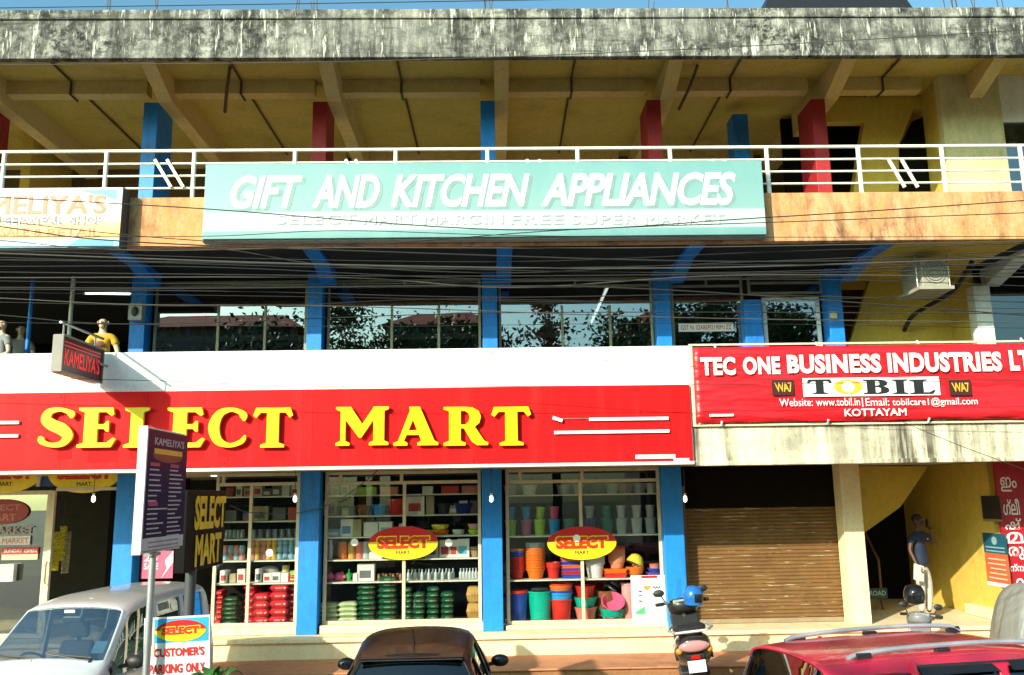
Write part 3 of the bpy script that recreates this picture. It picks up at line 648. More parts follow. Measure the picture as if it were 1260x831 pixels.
px_words("WHOLESALE & RETAIL", -62, 281, 123, 291, Yb - .003, M('pale_orange_letter', (0.55, 0.17, 0.03), 0.5), S, depth=0.002, bold=0.01)
for a_ in range(0, 78, 13): px_box(a_, 299.2, a_ + 11, 302.6, Yb - .003, .002, WHITE, S, 'small_print')

# 4 the red company banner
Yt = 12.86
S = thing('banner', 'red vinyl company banner with white capitals tied to the stained parapet', 'banner', at(1056, 520, Yt))
mt, nt_, bs = newmat('red_vinyl')
bs.inputs['Base Color'].default_value = (0.70, 0.012, 0.02, 1); bs.inputs['Roughness'].default_value = 0.38
v = coords(nt_, 'Object', (0.35, 1, 1.4)); bump(nt_, bs, noise(nt_, v, 2.2, 3, .5), 0.8, 0.12)
tl, bl = at(853, 429, Yt), at(857, 519, Yt); xr_ = 11.2; zt_, zb_ = tl.z + .02, at(1056, 517, Yt).z
nx, nz = 90, 10; vs = []; fs = []
for j in range(nz + 1):
    for i in range(nx + 1):
        u_, w_ = i / nx, j / nz; xx = tl.x + (xr_ - tl.x) * u_; z_ = zb_ + (zt_ - zb_) * w_
        y_ = Yt + .016 * math.sin(xx * 1.7 + 5 * w_) * (1 - abs(2 * w_ - 1)) + .010 * math.sin(xx * 6 + w_ * 9) * (1 - w_)
        vs.append((xx, y_ + .02, z_ - .012 * abs(math.sin(xx * 1.4)) * (1 if j == 0 else 0)))
for j in range(nz):
    for i in range(nx):
        a = j * (nx + 1) + i; fs.append((a, a + 1, a + nx + 2, a + nx + 1))
o = MB().add(vs, fs).build('vinyl', mt, S, True, ang=80); sm = o.modifiers.new('thickness', 'SOLIDIFY'); sm.thickness = 0.004; sm.offset = -1
fb = MB(); fb.box((tl.x - .05, Yt + .06, zb_ - .03), (tl.x - .002, Yt + .10, zt_ + .03)); fb.box((tl.x - .05, Yt + .06, zt_ + .031), (xr_, Yt + .10, zt_ + .06)); fb.box((tl.x - .05, Yt + .06, zb_ - .06), (xr_, Yt + .10, zb_ - .031))
fb.build('frame', M('pale_batten_frame', (0.62, 0.55, 0.40), 0.6), S)
for px_, py_ in ((880, 428), (1005, 425), (1130, 423), (1258, 420), (888, 519), (1019, 517), (1143, 515)):
    q = at(px_, py_, Yt); MB().tube([(q.x, Yt - .01, q.z), (q.x + .01, Yt + .05, q.z + (.05 if py_ < 480 else -.05))], 0.016, 6).build('rope_tie', WHITE, S, True)
W0 = Yt - 0.018
for wd_, x0, x1, y0, y1 in (('TEC', 862, 905, 439.5, 462), ('ONE', 914, 960, 439, 461), ('BUSINESS', 968.5, 1084, 436, 459.5), ('INDUSTRIES', 1092, 1232.5, 433.5, 458), ('LTD', 1242, 1287, 431, 456)):
    px_text(wd_, x0, y0, x1, y1, W0, WHITE, S, bold=0.06, depth=0.004, space=1.08)
px_box(988, 464.5, 1156.5, 487.5, W0, 0.006, WHITE, S, 'logo_panel', 0.002)
for ch, x0, x1, mt_ in (('T', 993, 1024, BLACK), ('O', 1026, 1061, M('gold_letter', (0.72, 0.42, 0.03), 0.4)), ('B', 1062, 1094, BLACK), ('I', 1098, 1117, BLACK), ('L', 1119, 1151, BLACK)):
    px_glyph(ch, x0, 467, x1, 485, W0 - .004, mt_, S, 'letter', 0.003)
gold = M('gold_letter', (0.72, 0.42, 0.03), 0.4)
for x0 in (950, 1168):
    px_box(x0, 467.5, x0 + 27, 486.5, W0, 0.006, M('dark_brown_print', (0.05, 0.012, 0.01), 0.5), S, 'emblem_panel')
    px_text('WA7', x0 + 3, 471, x0 + 24, 482.5, W0 - .003, gold, S, 'emblem', shear=-0.25, bold=0.02, depth=0.002, space=.85)
for wd_, x0, x1, y0, y1 in (('Website:', 959, 1000, 490.5, 500), ('www.tobil.in', 1004, 1058, 490, 499.5), ('|', 1060.6, 1061.8, 489.5, 501), ('Email:', 1065, 1094, 490, 499.5), ('tobilcare1@gmail.com', 1098, 1203, 489.5, 501)):
    px_text(wd_, x0, y0, x1, y1, W0, WHITE, S, bold=0.004, depth=0.003)
px_text('KOTTAYAM', 1039, 502.8, 1115.5, 512, W0, WHITE, S, bold=0.025, depth=0.003)
px_box(873, 509.5, 903, 512.5, W0, .003, WHITE, S, 'small_print')

# 5 the red LED blade sign
xs = at(126, 450, 12.93).x
y_in, y_out = 12.86, 11.66
S = thing('projecting_sign', 'black projecting LED sign with red dot letters beside the white parapet', 'sign', (xs, 12.97, 4.5))
zt_, zb_ = at(127, 432, y_in).z, at(126, 470, y_in).z
Box('case', (xs - .09, y_out, zb_), (xs + .02, y_in, zt_), M('dark_red_led_face', (0.055, 0.006, 0.008), 0.4), S, 0.006)
bz = M('grey_bezel', (0.22, 0.20, 0.17), 0.5)
fb = MB(); fb.box((xs - .10, y_out - .03, zb_ - .02), (xs + .04, y_out + .0, zt_ + .02)); fb.box((xs - .10, y_in, zb_ - .02), (xs + .04, y_in + .03, zt_ + .02))
fb.box((xs - .10, y_out + .001, zb_ - .03), (xs + .04, y_in - .001, zb_ - .002)); fb.box((xs - .10, y_out + .001, zt_ + .002), (xs + .04, y_in - .001, zt_ + .03))
fb.build('bezel', bz, S)
MB().tube([(xs - .03, y_in + .1, zt_ + .20), (xs - .03, y_out, zt_ + .20)], 0.02, 8).tube([(xs - .03, y_out + .1, zt_), (xs - .03, y_out + .1, zt_ + .2)], 0.014, 6).tube([(xs - .03, y_in - .15, zt_), (xs - .03, y_in - .15, zt_ + .2)], 0.014, 6).tube([(xs + .05, 13.0, zb_ + .25), (xs + .05, 12.7, zb_ + .25)], .02, 6).build('bracket', steel_m, S, True)
led = emit('red_led', (1.0, 0.02, 0.02), 0.28)
text("KAMELIYA'S", (xs + .022, (y_in + y_out) / 2, (zt_ + zb_) / 2 - .03), 1.06, (zt_ - zb_) * .50, led, S, r=(0, 1, 0), depth=0.003, bold=0.02)
for zz in (zt_ - .06, zt_ - .11): Box('led_line', (xs + .021, y_out + .05, zz - .008), (xs + .023, y_in - .05, zz + .008), emit('dim_red_led', (0.8, 0.02, 0.02), 0.25), S)

Y6 = 7.45
# 6 directory board on a pole (edge on to the street)
def perp(name, px0, px1, y0, py_top, py_bot, th):
    xx = at(px0, (py_top + py_bot) / 2, y0).x
    lo, hi = y0, 20.0
    for _ in range(40):                       # where the far edge of the same wall-normal plane shows
        md = (lo + hi) / 2
        if at(px1, (py_top + py_bot) / 2, md).x < xx: hi = md
        else: lo = md
    return xx, lo, at(px0, py_top, y0).z, at(px0, py_bot, y0).z
x6, y6, zt6, zb6 = perp('d', 177, 228, Y6, 527, 680, .05)
S = thing('directory_sign', 'tall purple directory board on a grey pole with white price list lines', 'sign', (x6, Y6 + .5, 0))
mt, nt_, bs = newmat('purple_red_print')
v = coords(nt_, 'Generated'); sep = nt_.nodes.new('ShaderNodeSeparateXYZ'); nt_.links.new(v, sep.inputs[0])
c = ramp(nt_, sep.outputs[2], [(0.0, (0.022, 0.016, 0.055)), (0.62, (0.035, 0.018, 0.07)), (0.80, (0.12, 0.02, 0.06)), (1.0, (0.20, 0.02, 0.05))])
nt_.links.new(c, bs.inputs['Base Color']); bs.inputs['Roughness'].default_value = 0.6; bs.inputs['Specular IOR Level'].default_value = 0.05
L6 = y6 - Y6; H6 = zt6 - zb6
Box('face', (x6 - .03, Y6 + .02, zb6), (x6, y6, zt6), mt, S)
fb = MB(); fb.box((x6 - .07, Y6 - .005, zb6 - .02), (x6 - .031, y6 + .01, zt6 + .02)); fb.box((x6 - .031, Y6 - .005, zb6 - .02), (x6 + .004, Y6 + .019, zt6 + .02))
fb.build('frame', M('white_sign_edge', (0.78, 0.78, 0.76), 0.5), S)
MB().tube([(x6 - .045, Y6 + .40, -0.01), (x6 - .045, Y6 + .40, zb6 - .022)], 0.030, 12).build('pole', M('galvanised_pole', (0.42, 0.43, 0.44), 0.45, 0.6), S, True)
MB().box((x6 - .10, Y6 + .34, zb6 - .05), (x6 + .0, Y6 + .46, zb6 - .021)).build('clamp', steel_m, S)
def side_text(body, f0, f1, g0, g1, mat, nm='lettering', **kw):
    ya, yb = Y6 + .02 + (y6 - Y6 - .02) * f0, Y6 + .02 + (y6 - Y6 - .02) * f1; za, zb = zb6 + H6 * g0, zb6 + H6 * g1
    text(body, (x6 + .001, (ya + yb) / 2, (za + zb) / 2), yb - ya, zb - za, mat, S, nm, r=(0, 1, 0), depth=.002, **kw)
def side_bar(f0, f1, g0, g1, mat, nm):
    Box(nm, (x6 + .0005, Y6 + .02 + (y6 - Y6 - .02) * f0, zb6 + H6 * g0), (x6 + .0025, Y6 + .02 + (y6 - Y6 - .02) * f1, zb6 + H6 * g1), mat, S)
pale = M('pale_pink_letter', (0.55, 0.42, 0.48), 0.5)
side_text("KAMELIYA'S", .16, .90, .875, .94, pale, bold=.02)
side_bar(.16, .86, .80, .845, gold, 'gold_band')
glyph([ell(1, 1, 24, math.pi, 2 * math.pi)], (x6 + .001, Y6 + .02 + (y6 - Y6 - .02) * .5, zb6 + H6 * .765), (y6 - Y6 - .02) * .75, H6 * .065, M('deep_red_print', (0.20, 0.012, 0.02), .5), S, 'round_print', r=(0, 1, 0), depth=.0012)
pk = M('magenta_tab', (0.42, 0.03, 0.12), 0.5)
side_bar(.08, .30, .695, .725, pk, 'tab'); side_bar(.56, .78, .695, .725, pk, 'tab'); side_bar(.08, .30, .365, .40, pk, 'tab')
gl_ = M('dim_white_print', (0.46, 0.45, 0.50), 0.5); random.seed(3)
for i in range(7): side_bar(.08, .08 + random.uniform(.18, .34), .66 - .043 * i, .672 - .043 * i, gl_, 'list_line')
for i in range(8): side_bar(.08, .08 + random.uniform(.18, .52 if i == 0 else .38), .335 - .04 * i, .347 - .04 * i, gl_, 'list_line')
for i in range(17): side_bar(.56, .56 + random.uniform(.18, .38), .665 - .0375 * i, .677 - .0375 * i, gl_, 'list_line')
Box('foot_panel', (x6 + .0005, Y6 + .025, zb6 + .005), (x6 + .003, y6 - .005, zb6 + H6 * .105), M('grey_white_panel', (0.55, 0.53, 0.56), 0.5), S)
for g_ in (.062, .025): side_bar(.14, .86, g_, g_ + .014, M('dim_purple_print', (.25, .20, .28), .5), 'foot_line')
for o in S.children:
    if o.name.startswith('foot_line') or o.name.startswith('tab'): o.location.x += 0.003

Y7 = 8.9
# 7 black pole sign with yellow stretched letters
x7, y7, zt7, zb7 = perp('s', 229, 276, Y7, 603, 706, .1)
S = thing('pole_sign', 'black box sign on a dark pole with tall yellow letters on its shaded face', 'sign', (x7, 11, 0))
Box('case', (x7 - .10, Y7, zb7), (x7, y7, zt7), M('black_sign_case', (0.006, 0.006, 0.006), 0.7, spec=0.12), S, 0.006)
MB().tube([(x7 - .05, Y7 + .35, -.01), (x7 - .05, Y7 + .35, zb7 + .02)], 0.055, 12).build('pole', M('dark_grey_pole', (0.055, 0.06, 0.065), 0.5), S, True)
yd = M('amber_letter', (0.80, 0.50, 0.012), 0.45)
L7 = y7 - Y7; H7 = zt7 - zb7
for wd_, z0, z1, f0, f1 in (('SELECT', .50, .93, .17, .99), ('MART', .05, .44, .22, .90)):
    text(wd_, (x7 + .001, Y7 + L7 * (f0 + f1) / 2, zb7 + H7 * (z0 + z1) / 2), L7 * (f1 - f0), H7 * (z1 - z0), yd, S, r=(0, 1, 0), depth=.012, bold=0.05, space=.98)

# 8 customers' parking board
def select_oval(S, c, rx, rz, r=EX, u=EZ, n=Vector((0, -1, 0)), small=True, th=.008):
    r, u, c = Vector(r), Vector(u), Vector(c); n = r.cross(u)
    glyph([ell(1, 1, 48)], c, rx * 2, rz * 2, M('yellow_print', (0.86, 0.66, 0.01), 0.4), S, 'oval', r, u, th)
    cap = ell(1, 1, 26, R(4), R(176)) + [(-.6, .12), (-.2, .02), (.2, -.02), (.6, .08)]
    lo, hi = min(q[1] for q in cap), max(q[1] for q in cap)
    glyph([cap], c + u * rz * (lo + hi) / 2 + n * th, rx * 2, rz * (hi - lo), M('red_print', (0.52, 0.008, 0.010), 0.4), S, 'red_cap', r, u, .001)
    text('SELECT', c + n * (th + .001) + u * rz * .02, rx * 1.56, rz * .86, M('yellow_print', (0.86, 0.66, 0.01), 0.4), S, 'letter_edge', r, u, .001, bold=.13)
    text('SELECT', c + n * (th + .0025) + u * rz * .02, rx * 1.50, rz * .74, M('red_print_letter', (0.60, 0.03, 0.01), 0.4), S, 'lettering', r, u, .001, bold=.085)
    if small: text('MART', c + n * (th + .001) - u * rz * .56, rx * .40, rz * .20, BLACK, S, 'lettering', r, u, .001, bold=.03)
Y8 = 7.95
S = thing('parking_sign', 'white and blue customer parking board strapped to the directory pole', 'sign', at(217, 831, Y8))
a, b = at(179, 765, Y8), at(257, 757, Y8); zb8 = 1.25
r8 = Vector((1, 0, 0.035)).normalized(); u8 = Vector((-0.035, 0, 1)).normalized()
cx, wz = (a.x + b.x) / 2, b.x - a.x; zt8 = (a.z + b.z) / 2
def brd(f0, f1, g0, g1, yoff, th, mat, nm):
    o0 = Vector((cx, Y8 - yoff, zt8)); Hh = zt8 - zb8
    pts = [((f0 - .5) * wz, -g1 * Hh), ((f1 - .5) * wz, -g1 * Hh), ((f1 - .5) * wz, -g0 * Hh), ((f0 - .5) * wz, -g0 * Hh)]
    return MB().prism(pts, o0, r8, u8, th).build(nm, mat, S)
k8 = 7.85 / 9.52
brd(-.02, 1.02, -.02, 1.0, 0, .03, M('white_board', (0.80, 0.80, 0.78), 0.5), 'board')
Hh = zt8 - zb8; bh = .20 / Hh
brd(0, 1, 0, bh, .003, .0025, M('sky_blue_print', (0.02, 0.35, 0.66), 0.45), 'blue_band')
brd(.0, .15, .01, .30 / Hh, .006, .0025, M('pale_green_sticker', (0.62, 0.70, 0.45), 0.5), 'sticker')
brd(.03, .11, .06, .22 / Hh, .009, .0025, M('dark_green_print', (0.10, 0.30, 0.12), 0.5), 'sticker_print')
def p8(f, g): return Vector((cx, Y8 - .004, zt8)) + r8 * ((f - .5) * wz) + u8 * (-g * Hh)
select_oval(S, p8(.56, bh * .52), wz * .40, .090, r8, u8, small=False, th=.003)
text("CUSTOMER'S", p8(.54, (.2 + .08) / Hh), wz * .80, .075, REDP, S, r=r8, u=u8, depth=.002, bold=.05)
text("PARKING", p8(.335, (.2 + .215) / Hh), wz * .53, .080, REDP, S, r=r8, u=u8, depth=.002, bold=.05)
text("ONLY", p8(.80, (.2 + .215) / Hh), wz * .30, .080, REDP, S, r=r8, u=u8, depth=.002, bold=.05)

# 9 oval signs on the shop windows, transom ovals, door stickers
for px_, lab in ((496, 'red and yellow oval sign on the glass above the green bag stacks'), (716, 'red and yellow oval sign on the glass in front of the buckets')):
    c = at(px_, 668.5, 14.99); S = thing('oval_sign', lab, 'shop sign', (c.x, 15.03, c.z - .3))
    select_oval(S, (c.x, 15.03, c.z), .585, .275, th=.02)
for px_, lab in ((105, 'half hidden yellow oval sign on the blue transom above the doorway'), (8, 'half hidden yellow oval sign on the blue transom above the glazed panel')):
    c = at(px_, 580, 15.06); S = thing('oval_sign', lab, 'shop sign', (c.x, 15.06, c.z - .3))
    select_oval(S, (c.x, 15.055, c.z - .02), .62, .345, th=.008)
c = at(2, 630, 15.04); S = thing('window_sticker', 'dark red oval sticker on the glazing left of the doorway', 'sticker', c)
glyph([ell(1, 1, 40)], (c.x, 15.045, c.z), .90, .42, M('dark_red_sticker', (0.30, 0.02, 0.02), 0.5), S, 'oval', depth=.004)
dr = M('dim_red_letter', (0.50, 0.16, 0.14), 0.5)
text('SELECT', (c.x, 15.040, c.z + .07), .62, .10, dr, S, depth=.002, bold=.02); text('MART', (c.x, 15.040, c.z - .09), .50, .11, dr, S, depth=.002, bold=.02)
gd_ = M('grey_sticker_letter', (0.36, 0.25, 0.24), 0.5)
S = thing('window_sticker', 'grey capitals stuck across the glazing below the dark red oval', 'sticker', at(15, 657, 15.045))
px_text('MARKET', -14, 648, 41, 657, 15.045, gd_, S, depth=.002, bold=.02)
for (x0, y0, x1, y1, mt_, txt, tm, lab) in ((-30, 660, 37, 671, M('pale_sticker', (0.66, 0.60, 0.58), .5), 'SUPER MARKET', dr, 'pale strip sticker with red capitals on the glazing'), (2, 674, 47, 682, REDP, 'SUNDAY OPEN', WHITE, 'small red strip sticker with white capitals on the glazing'), (2, 682.5, 46, 689, M('lime_sticker', (.55, .58, .30), .5), None, None, 'lime strip sticker below the red strip on the glazing')):
    S = thing('window_sticker', lab, 'sticker', at((x0 + x1) / 2, y1, 15.04))
    px_box(x0, y0, x1, y1, 15.045, .004, mt_, S, 'film')
    if txt: px_words(txt, x0 + 3, y0 + 2, x1 - 2, y1 - 2, 15.043, tm, S, depth=.0015, bold=.02)
c = at(12, 705, 15.0); MB_ = MB().box((c.x - .16, 14.93, c.z - .14), (c.x + .1, 15.035, c.z + .14)); tag(MB_.build('notice_box', M('pale_grey_box', (0.45, 0.46, 0.45), .5), bevel=.01), 'pale grey notice box fixed on the glazing near the floor', 'box')

# 10 papers: poster on the bucket window, pink poster, GST strip, stair posters
S = thing('poster', 'white printed price poster taped low on the bucket window', 'poster', at(799, 766, 15.0))
px_box(777, 708, 822, 766, 15.03, .006, WHITE, S, 'paper')
px_box(789, 708.5, 809, 711.5, 15.027, .002, REDP, S, 'red_header')
px_text('MART', 803, 721, 816, 725, 15.027, BLACK, S, depth=.001, bold=.03)
q = [at(x_, y_, 15.027) for x_, y_ in ((791, 721), (801, 721), (799, 725), (796, 727), (793, 725))]
MB().prism([(p.x, p.z) for p in q[::-1]], (0, 15.027, 0), (1, 0, 0), (0, 0, 1), -.002).build('emblem', M('orange_print', (.7, .3, .05), .5), S)
q = [at(x_, y_, 15.027) for x_, y_ in ((782, 756), (794, 756), (794, 746), (782, 753))]
MB().prism([(p.x, p.z) for p in q], (0, 15.027, 0), (1, 0, 0), (0, 0, 1), .002).build('green_print', M('green_print', (.08, .42, .16), .5), S)
gp = M('grey_print', (.35, .35, .36), .5); random.seed(5)
for y_ in (714, 717): px_box(783, y_ - .7, 818, y_ + .3, 15.027, .002, gp, S, 'small_print')
for i in range(7): px_box(797, 731 + i * 3, 797 + random.uniform(12, 20), 732 + i * 3, 15.027, .002, gp, S, 'small_print')
for y_, mt_ in ((728, REDP), (733, BLUEP), (740, REDP)): px_box(786, y_ - 1, 790, y_ + 1, 15.027, .002, mt_, S, 'small_picture')
S = thing('poster', 'pink sale poster behind the glass left of the red bags', 'poster', at(192, 712, 15.0))
px_box(174, 678, 213, 712, 15.02, .01, M('pink_print', (.55, .10, .20), .5), S, 'paper')
px_text('25', 177, 682, 194, 691, 15.017, M('pale_pink_print', (.75, .55, .58), .5), S, depth=.001, bold=.03)
px_text('SALE', 177, 693, 195, 701, 15.017, M('pale_pink_print', (.75, .55, .58), .5), S, depth=.001, bold=.03)
q = [at(x_, y_, 15.016) for x_, y_ in ((198, 712), (213, 692), (213, 678), (203, 690), (205, 700))]
MB().prism([(p.x, p.z) for p in q], (0, 15.016, 0), (1, 0, 0), (0, 0, 1), .002).build('white_print', WHITE, S)
S = thing('notice_strip', 'white tax number strip with red capitals on the upstairs window', 'notice', at(868, 408, 15.08))
px_box(835, 397.5, 902.5, 408, 15.07, .006, WHITE, S, 'film')
px_text('GST N: 32ABEPI2190M1ZZ', 838, 400, 900, 405.8, 15.067, REDP, S, depth=.001, bold=.01)
def wall_poster(lab, ya, yb, za, zb, bands, extra=None):
    S = thing('poster', lab, 'poster', (swg - .01, (ya + yb) / 2, za))
    for f0, f1, mt_ in bands: Box('paper', (swg - .008, ya, za + (zb - za) * f0), (swg - .002, yb, za + (zb - za) * f1), mt_, S)
    return S
def ywall(px_): return (swg) / ((px_ - 611) / 1065.6)
ya, yb = ywall(1232), ywall(1204); z0_, z1_ = at(1221, 719, 15.4).z, at(1221, 655, 15.4).z
teal = M('dark_teal_print', (.012, .10, .16), .5); oran = M('orange_red_print', (.60, .13, .05), .5)
S = wall_poster('blue and orange notice poster on the yellow stair wall', ya, yb, z0_, z1_, ((0, .07, WHITE), (.072, .62, oran), (.622, 1, teal)))
RW = (0, -1, 0)
glyph([ell(1, 1, 24)], (swg - .010, (ya + yb) / 2, z0_ + (z1_ - z0_) * .86), .16, .14, M('pale_teal_print', (.25, .42, .45), .5), S, 'emblem', RW, EZ, .001)
for g_, mt_ in ((.72, 'pale_teal_print'), (.65, 'pale_teal_print')): Box('small_print', (swg - .010, ya + .06, z0_ + (z1_ - z0_) * g_), (swg - .0085, yb - .06, z0_ + (z1_ - z0_) * (g_ + .025)), MATS[mt_], S)
for i in range(5): Box('small_print', (swg - .010, ya + .08, z0_ + (z1_ - z0_) * (.14 + .09 * i)), (swg - .0085, yb - .08 - .03 * (i % 3), z0_ + (z1_ - z0_) * (.165 + .09 * i)), M('cream_print', (.70, .55, .40), .5), S)
wall_poster('small dark poster above the blue and orange one on the stair wall', ywall(1230), ywall(1207), at(1221, 641, 15.4).z, at(1221, 610, 15.4).z, ((0, .10, M('dull_print', (.3, .22, .1), .5)), (.102, 1, M('dark_print', (.03, .025, .03), .5))))
S = thing('step_sign', 'small dark green sign with pale capitals leaning on the dark stairs', 'sign', at(1080, 736, 16.3))
px_box(1069, 724, 1092, 737, 16.3, .015, M('dark_green_board', (.015, .05, .04), .5), S, 'board'); px_text('ROAD', 1070, 727, 1090, 733, 16.297, M('pale_green_letter', (.35, .50, .42), .5), S, depth=.002, bold=.02)

# 11 red Malayalam board on the right-hand pier
S = thing('vertical_sign', 'tall red board with white Malayalam letters on the right pier', 'sign', (swg + .6, 14.85, .8))
x0_, x1_ = swg + .03, swg + .78
Box('board', (x0_, 14.80, .80), (x1_, 14.85, 3.385), M('deep_red_sheet', (.40, .008, .02), .5), S, .004)
rows = [('ഇം', 587, 605), ('ഗ്ലീ', 614, 634), ('ഷ്', 638, 652), ('മ', 655, 669), ('രു', 673, 689), ('ന്നു', 694, 706), ('ക', 712, 727), ('ട', 734, 748)]
for tx_, ya_, yb_ in rows:
    za, zb = at(1244, yb_, 14.79).z, at(1244, ya_, 14.79).z
    text(tx_, (x0_ + .05 + .16, 14.797, (za + zb) / 2), .28, zb - za, WHITE, S, depth=.004, bold=.015)
S2 = thing('vertical_sign', 'second dark red board right beside the tall Malayalam board', 'sign', (swg + 1.2, 14.85, .8))
Box('board', (x1_ + .03, 14.80, .80), (x1_ + .8, 14.85, 3.385), M('maroon_sheet', (.22, .01, .02), .5), S2, .004)
# ================================================================ GOODS IN THE SHOP WINDOWS
ORD = ['first', 'second', 'third', 'fourth', 'fifth', 'sixth', 'seventh', 'eighth', 'ninth', 'tenth', 'eleventh', 'twelfth', 'thirteenth', 'fourteenth']
def plas(name, col, rough=.32): return M(name + '_plastic', col, rough, 0, .06, 3)
PL = dict(red=plas('red', (.62, .025, .015)), orange=plas('orange', (.80, .17, .012)), blue=plas('blue', (.02, .07, .45)), sky=plas('sky_blue', (.02, .30, .72)), lime=plas('lime', (.36, .62, .03)),
          pink=plas('pink', (.80, .12, .26)), mauve=plas('mauve', (.50, .10, .26)), teal=plas('teal', (.0, .42, .30)), navy=plas('navy', (.012, .025, .20)), white=plas('white', (.74, .73, .74)),
          grey=plas('grey', (.35, .36, .40)), yellow=plas('yellow', (.82, .66, .06)), peach=plas('peach', (.80, .30, .17)), salmon=plas('salmon', (.70, .20, .15)), purple=plas('purple', (.16, .06, .34)),
          palepink=plas('pale_pink', (.80, .36, .36)), dteal=plas('dark_teal', (.01, .16, .13)), cyan=plas('cyan', (.10, .45, .62)), green=plas('green', (.03, .35, .06)), brown=plas('brown', (.25, .10, .04)), black=plas('dark', (.03, .03, .035)))
CLEAR = M('frosted_plastic', (.42, .46, .47), .25, 0, .1); GLASSY = M('glass_jar', (.22, .25, .26), .12, 0, .1)
GOLD = M('golden_jar', (.58, .34, .05), .25, 0, .15); ROSE = M('rosy_jar', (.58, .24, .20), .3); ICE = M('pale_blue_jar', (.22, .40, .52), .25); STEELK = M('steel_lid', (.5, .5, .48), .3, .8)
def bagmat(name, col, band, print_):
    mt, nt, bs = newmat(name); v = coords(nt, 'Generated'); sp = nt.nodes.new('ShaderNodeSeparateXYZ'); nt.links.new(v, sp.inputs[0])
    f = ramp(nt, sp.outputs[0], [(.30, 0), (.32, 1), (.66, 1), (.68, 0)]); f2 = ramp(nt, sp.outputs[2], [(.38, 0), (.42, 1), (.60, 1), (.64, 0)])
    n = noise(nt, coords(nt, 'Generated', (7, 1, 4)), 3, 3); f3 = ramp(nt, n, [(.48, 0), (.52, 1)])
    ml = nt.nodes.new('ShaderNodeMath'); ml.operation = 'MULTIPLY'; nt.links.new(f, ml.inputs[0]); nt.links.new(f2, ml.inputs[1])
    ml2 = nt.nodes.new('ShaderNodeMath'); ml2.operation = 'MULTIPLY'; nt.links.new(ml.outputs[0], ml2.inputs[0]); nt.links.new(f3, ml2.inputs[1])
    c = mix(nt, ml2.outputs[0], col, band); f4 = ramp(nt, sp.outputs[0], [(.74, 0), (.75, 1), (.86, 1), (.87, 0)])
    ml3 = nt.nodes.new('ShaderNodeMath'); ml3.operation = 'MULTIPLY'; nt.links.new(f4, ml3.inputs[0]); nt.links.new(f2, ml3.inputs[1]); c = mix(nt, ml3.outputs[0], c, print_)
    nt.links.new(c, bs.inputs['Base Color']); bs.inputs['Roughness'].default_value = .35
    bump(nt, bs, noise(nt, coords(nt, 'Object'), 16, 3), .35, .02); MATS[name] = mt; return mt
BAGM = dict(red=bagmat('red_bag_film', (.58, .02, .03), (.75, .45, .42), (.70, .50, .45)), green=bagmat('dark_green_bag_film', (.012, .09, .035), (.45, .60, .45), (.55, .05, .05)),
            pale=bagmat('pale_green_bag_film', (.60, .66, .40), (.10, .34, .06), (.80, .80, .60)), brown=bagmat('brown_bag_film', (.50, .28, .07), (.32, .14, .03), (.30, .12, .03)))

def bag_mesh(wd, ht, dp):                    # a plump pillow bag with pinched ends
    b = MB(); nx, ny = 10, 8; vs = []; fs = []
    for sgn in (1, -1):
        for j in range(ny + 1):
            for i in range(nx + 1):
                u, w_ = i / nx * 2 - 1, j / ny * 2 - 1
                h = (max(0, 1 - abs(u) ** 4.5) ** .55) * (max(0, 1 - abs(w_) ** 4.5) ** .55)
                vs.append((u * wd / 2 * (1 - .05 * (1 - h)), w_ * dp / 2, ht / 2 + sgn * ht / 2 * h))
    o1 = (nx + 1) * (ny + 1)
    for j in range(ny):
        for i in range(nx):
            a = j * (nx + 1) + i; q = (a, a + 1, a + nx + 2, a + nx + 1); fs.append(q); fs.append(tuple(o1 + t for t in q[::-1]))
    return b.add(vs, fs)
def vessel(rb, rt, h, rim=.012, handle=False):
    p = [(rb * .96, 0), (rb, .006), (rt - rim * .3, h - .03), (rt + rim, h - .028), (rt + rim, h), (rt - .004, h), (rb * .93, .02), (0.0, .02)]
    return MB().lathe(p, n=26)
MESH = {}
def item(name, key, maker, mat, loc, rz=0.0, tilt=None, label='', cat='', group=None, smooth=True):
    k = (name, key, mat.name if hasattr(mat, 'name') else tuple(x.name for x in mat))
    if k in MESH: o = MESH[k].copy(); COL.objects.link(o)
    else: o = maker().build(name, mat, None, smooth, base=(0, 0, 0)); MESH[k] = o
    o.location = loc; o.rotation_euler = tilt if tilt else (0, 0, rz); return tag(o, label, cat, group)

SHELF = []
def shelf_board(n, y, x0=None, x1=None, lab=''):
    xa, xb, zb, zt = BAYS[n]; z = Zp(700, y, 15.12) if n == 3 else Zp(490, y, 15.12) if n == 2 else Zp(315, y, 15.12)
    o = Box('display_shelf', (xa + .03, 15.125, z - .022), (xb - .03, 15.62, z), shelf_m)
    tag(o, lab, 'shelf', 'display shelves in the shop windows'); return z
z3 = {0: BAYS[3][2] + .004}; z2 = {0: BAYS[2][2] + .004}; z1 = {0: BAYS[1][2] + .004}
nm3 = ['', 'pale shelf carrying the stacked tubs and buckets', 'pale shelf carrying the lime, pink and clear beakers', 'topmost shelf of the bucket window']
for i, y in enumerate((713, 659, 608.5)): z3[i + 1] = shelf_board(3, y, lab=nm3[i + 1])
nm2 = ['', 'pale shelf just above the green bag stacks', 'shelf behind the oval sign of the green bag window', 'shelf carrying the white and cyan cartons', 'shelf carrying the red bucket and wok box', 'topmost shelf of the green bag window']
for i, y in enumerate((715.5, 688, 660, 634, 608.5)): z2[i + 1] = shelf_board(2, y, lab=nm2[i + 1])
nm1 = ['', 'pale shelf just above the red bag stacks', 'pale shelf carrying the golden jars', 'shelf carrying the row of glass jars', 'dim shelf above the glass jars', 'topmost shelf of the red bag window']
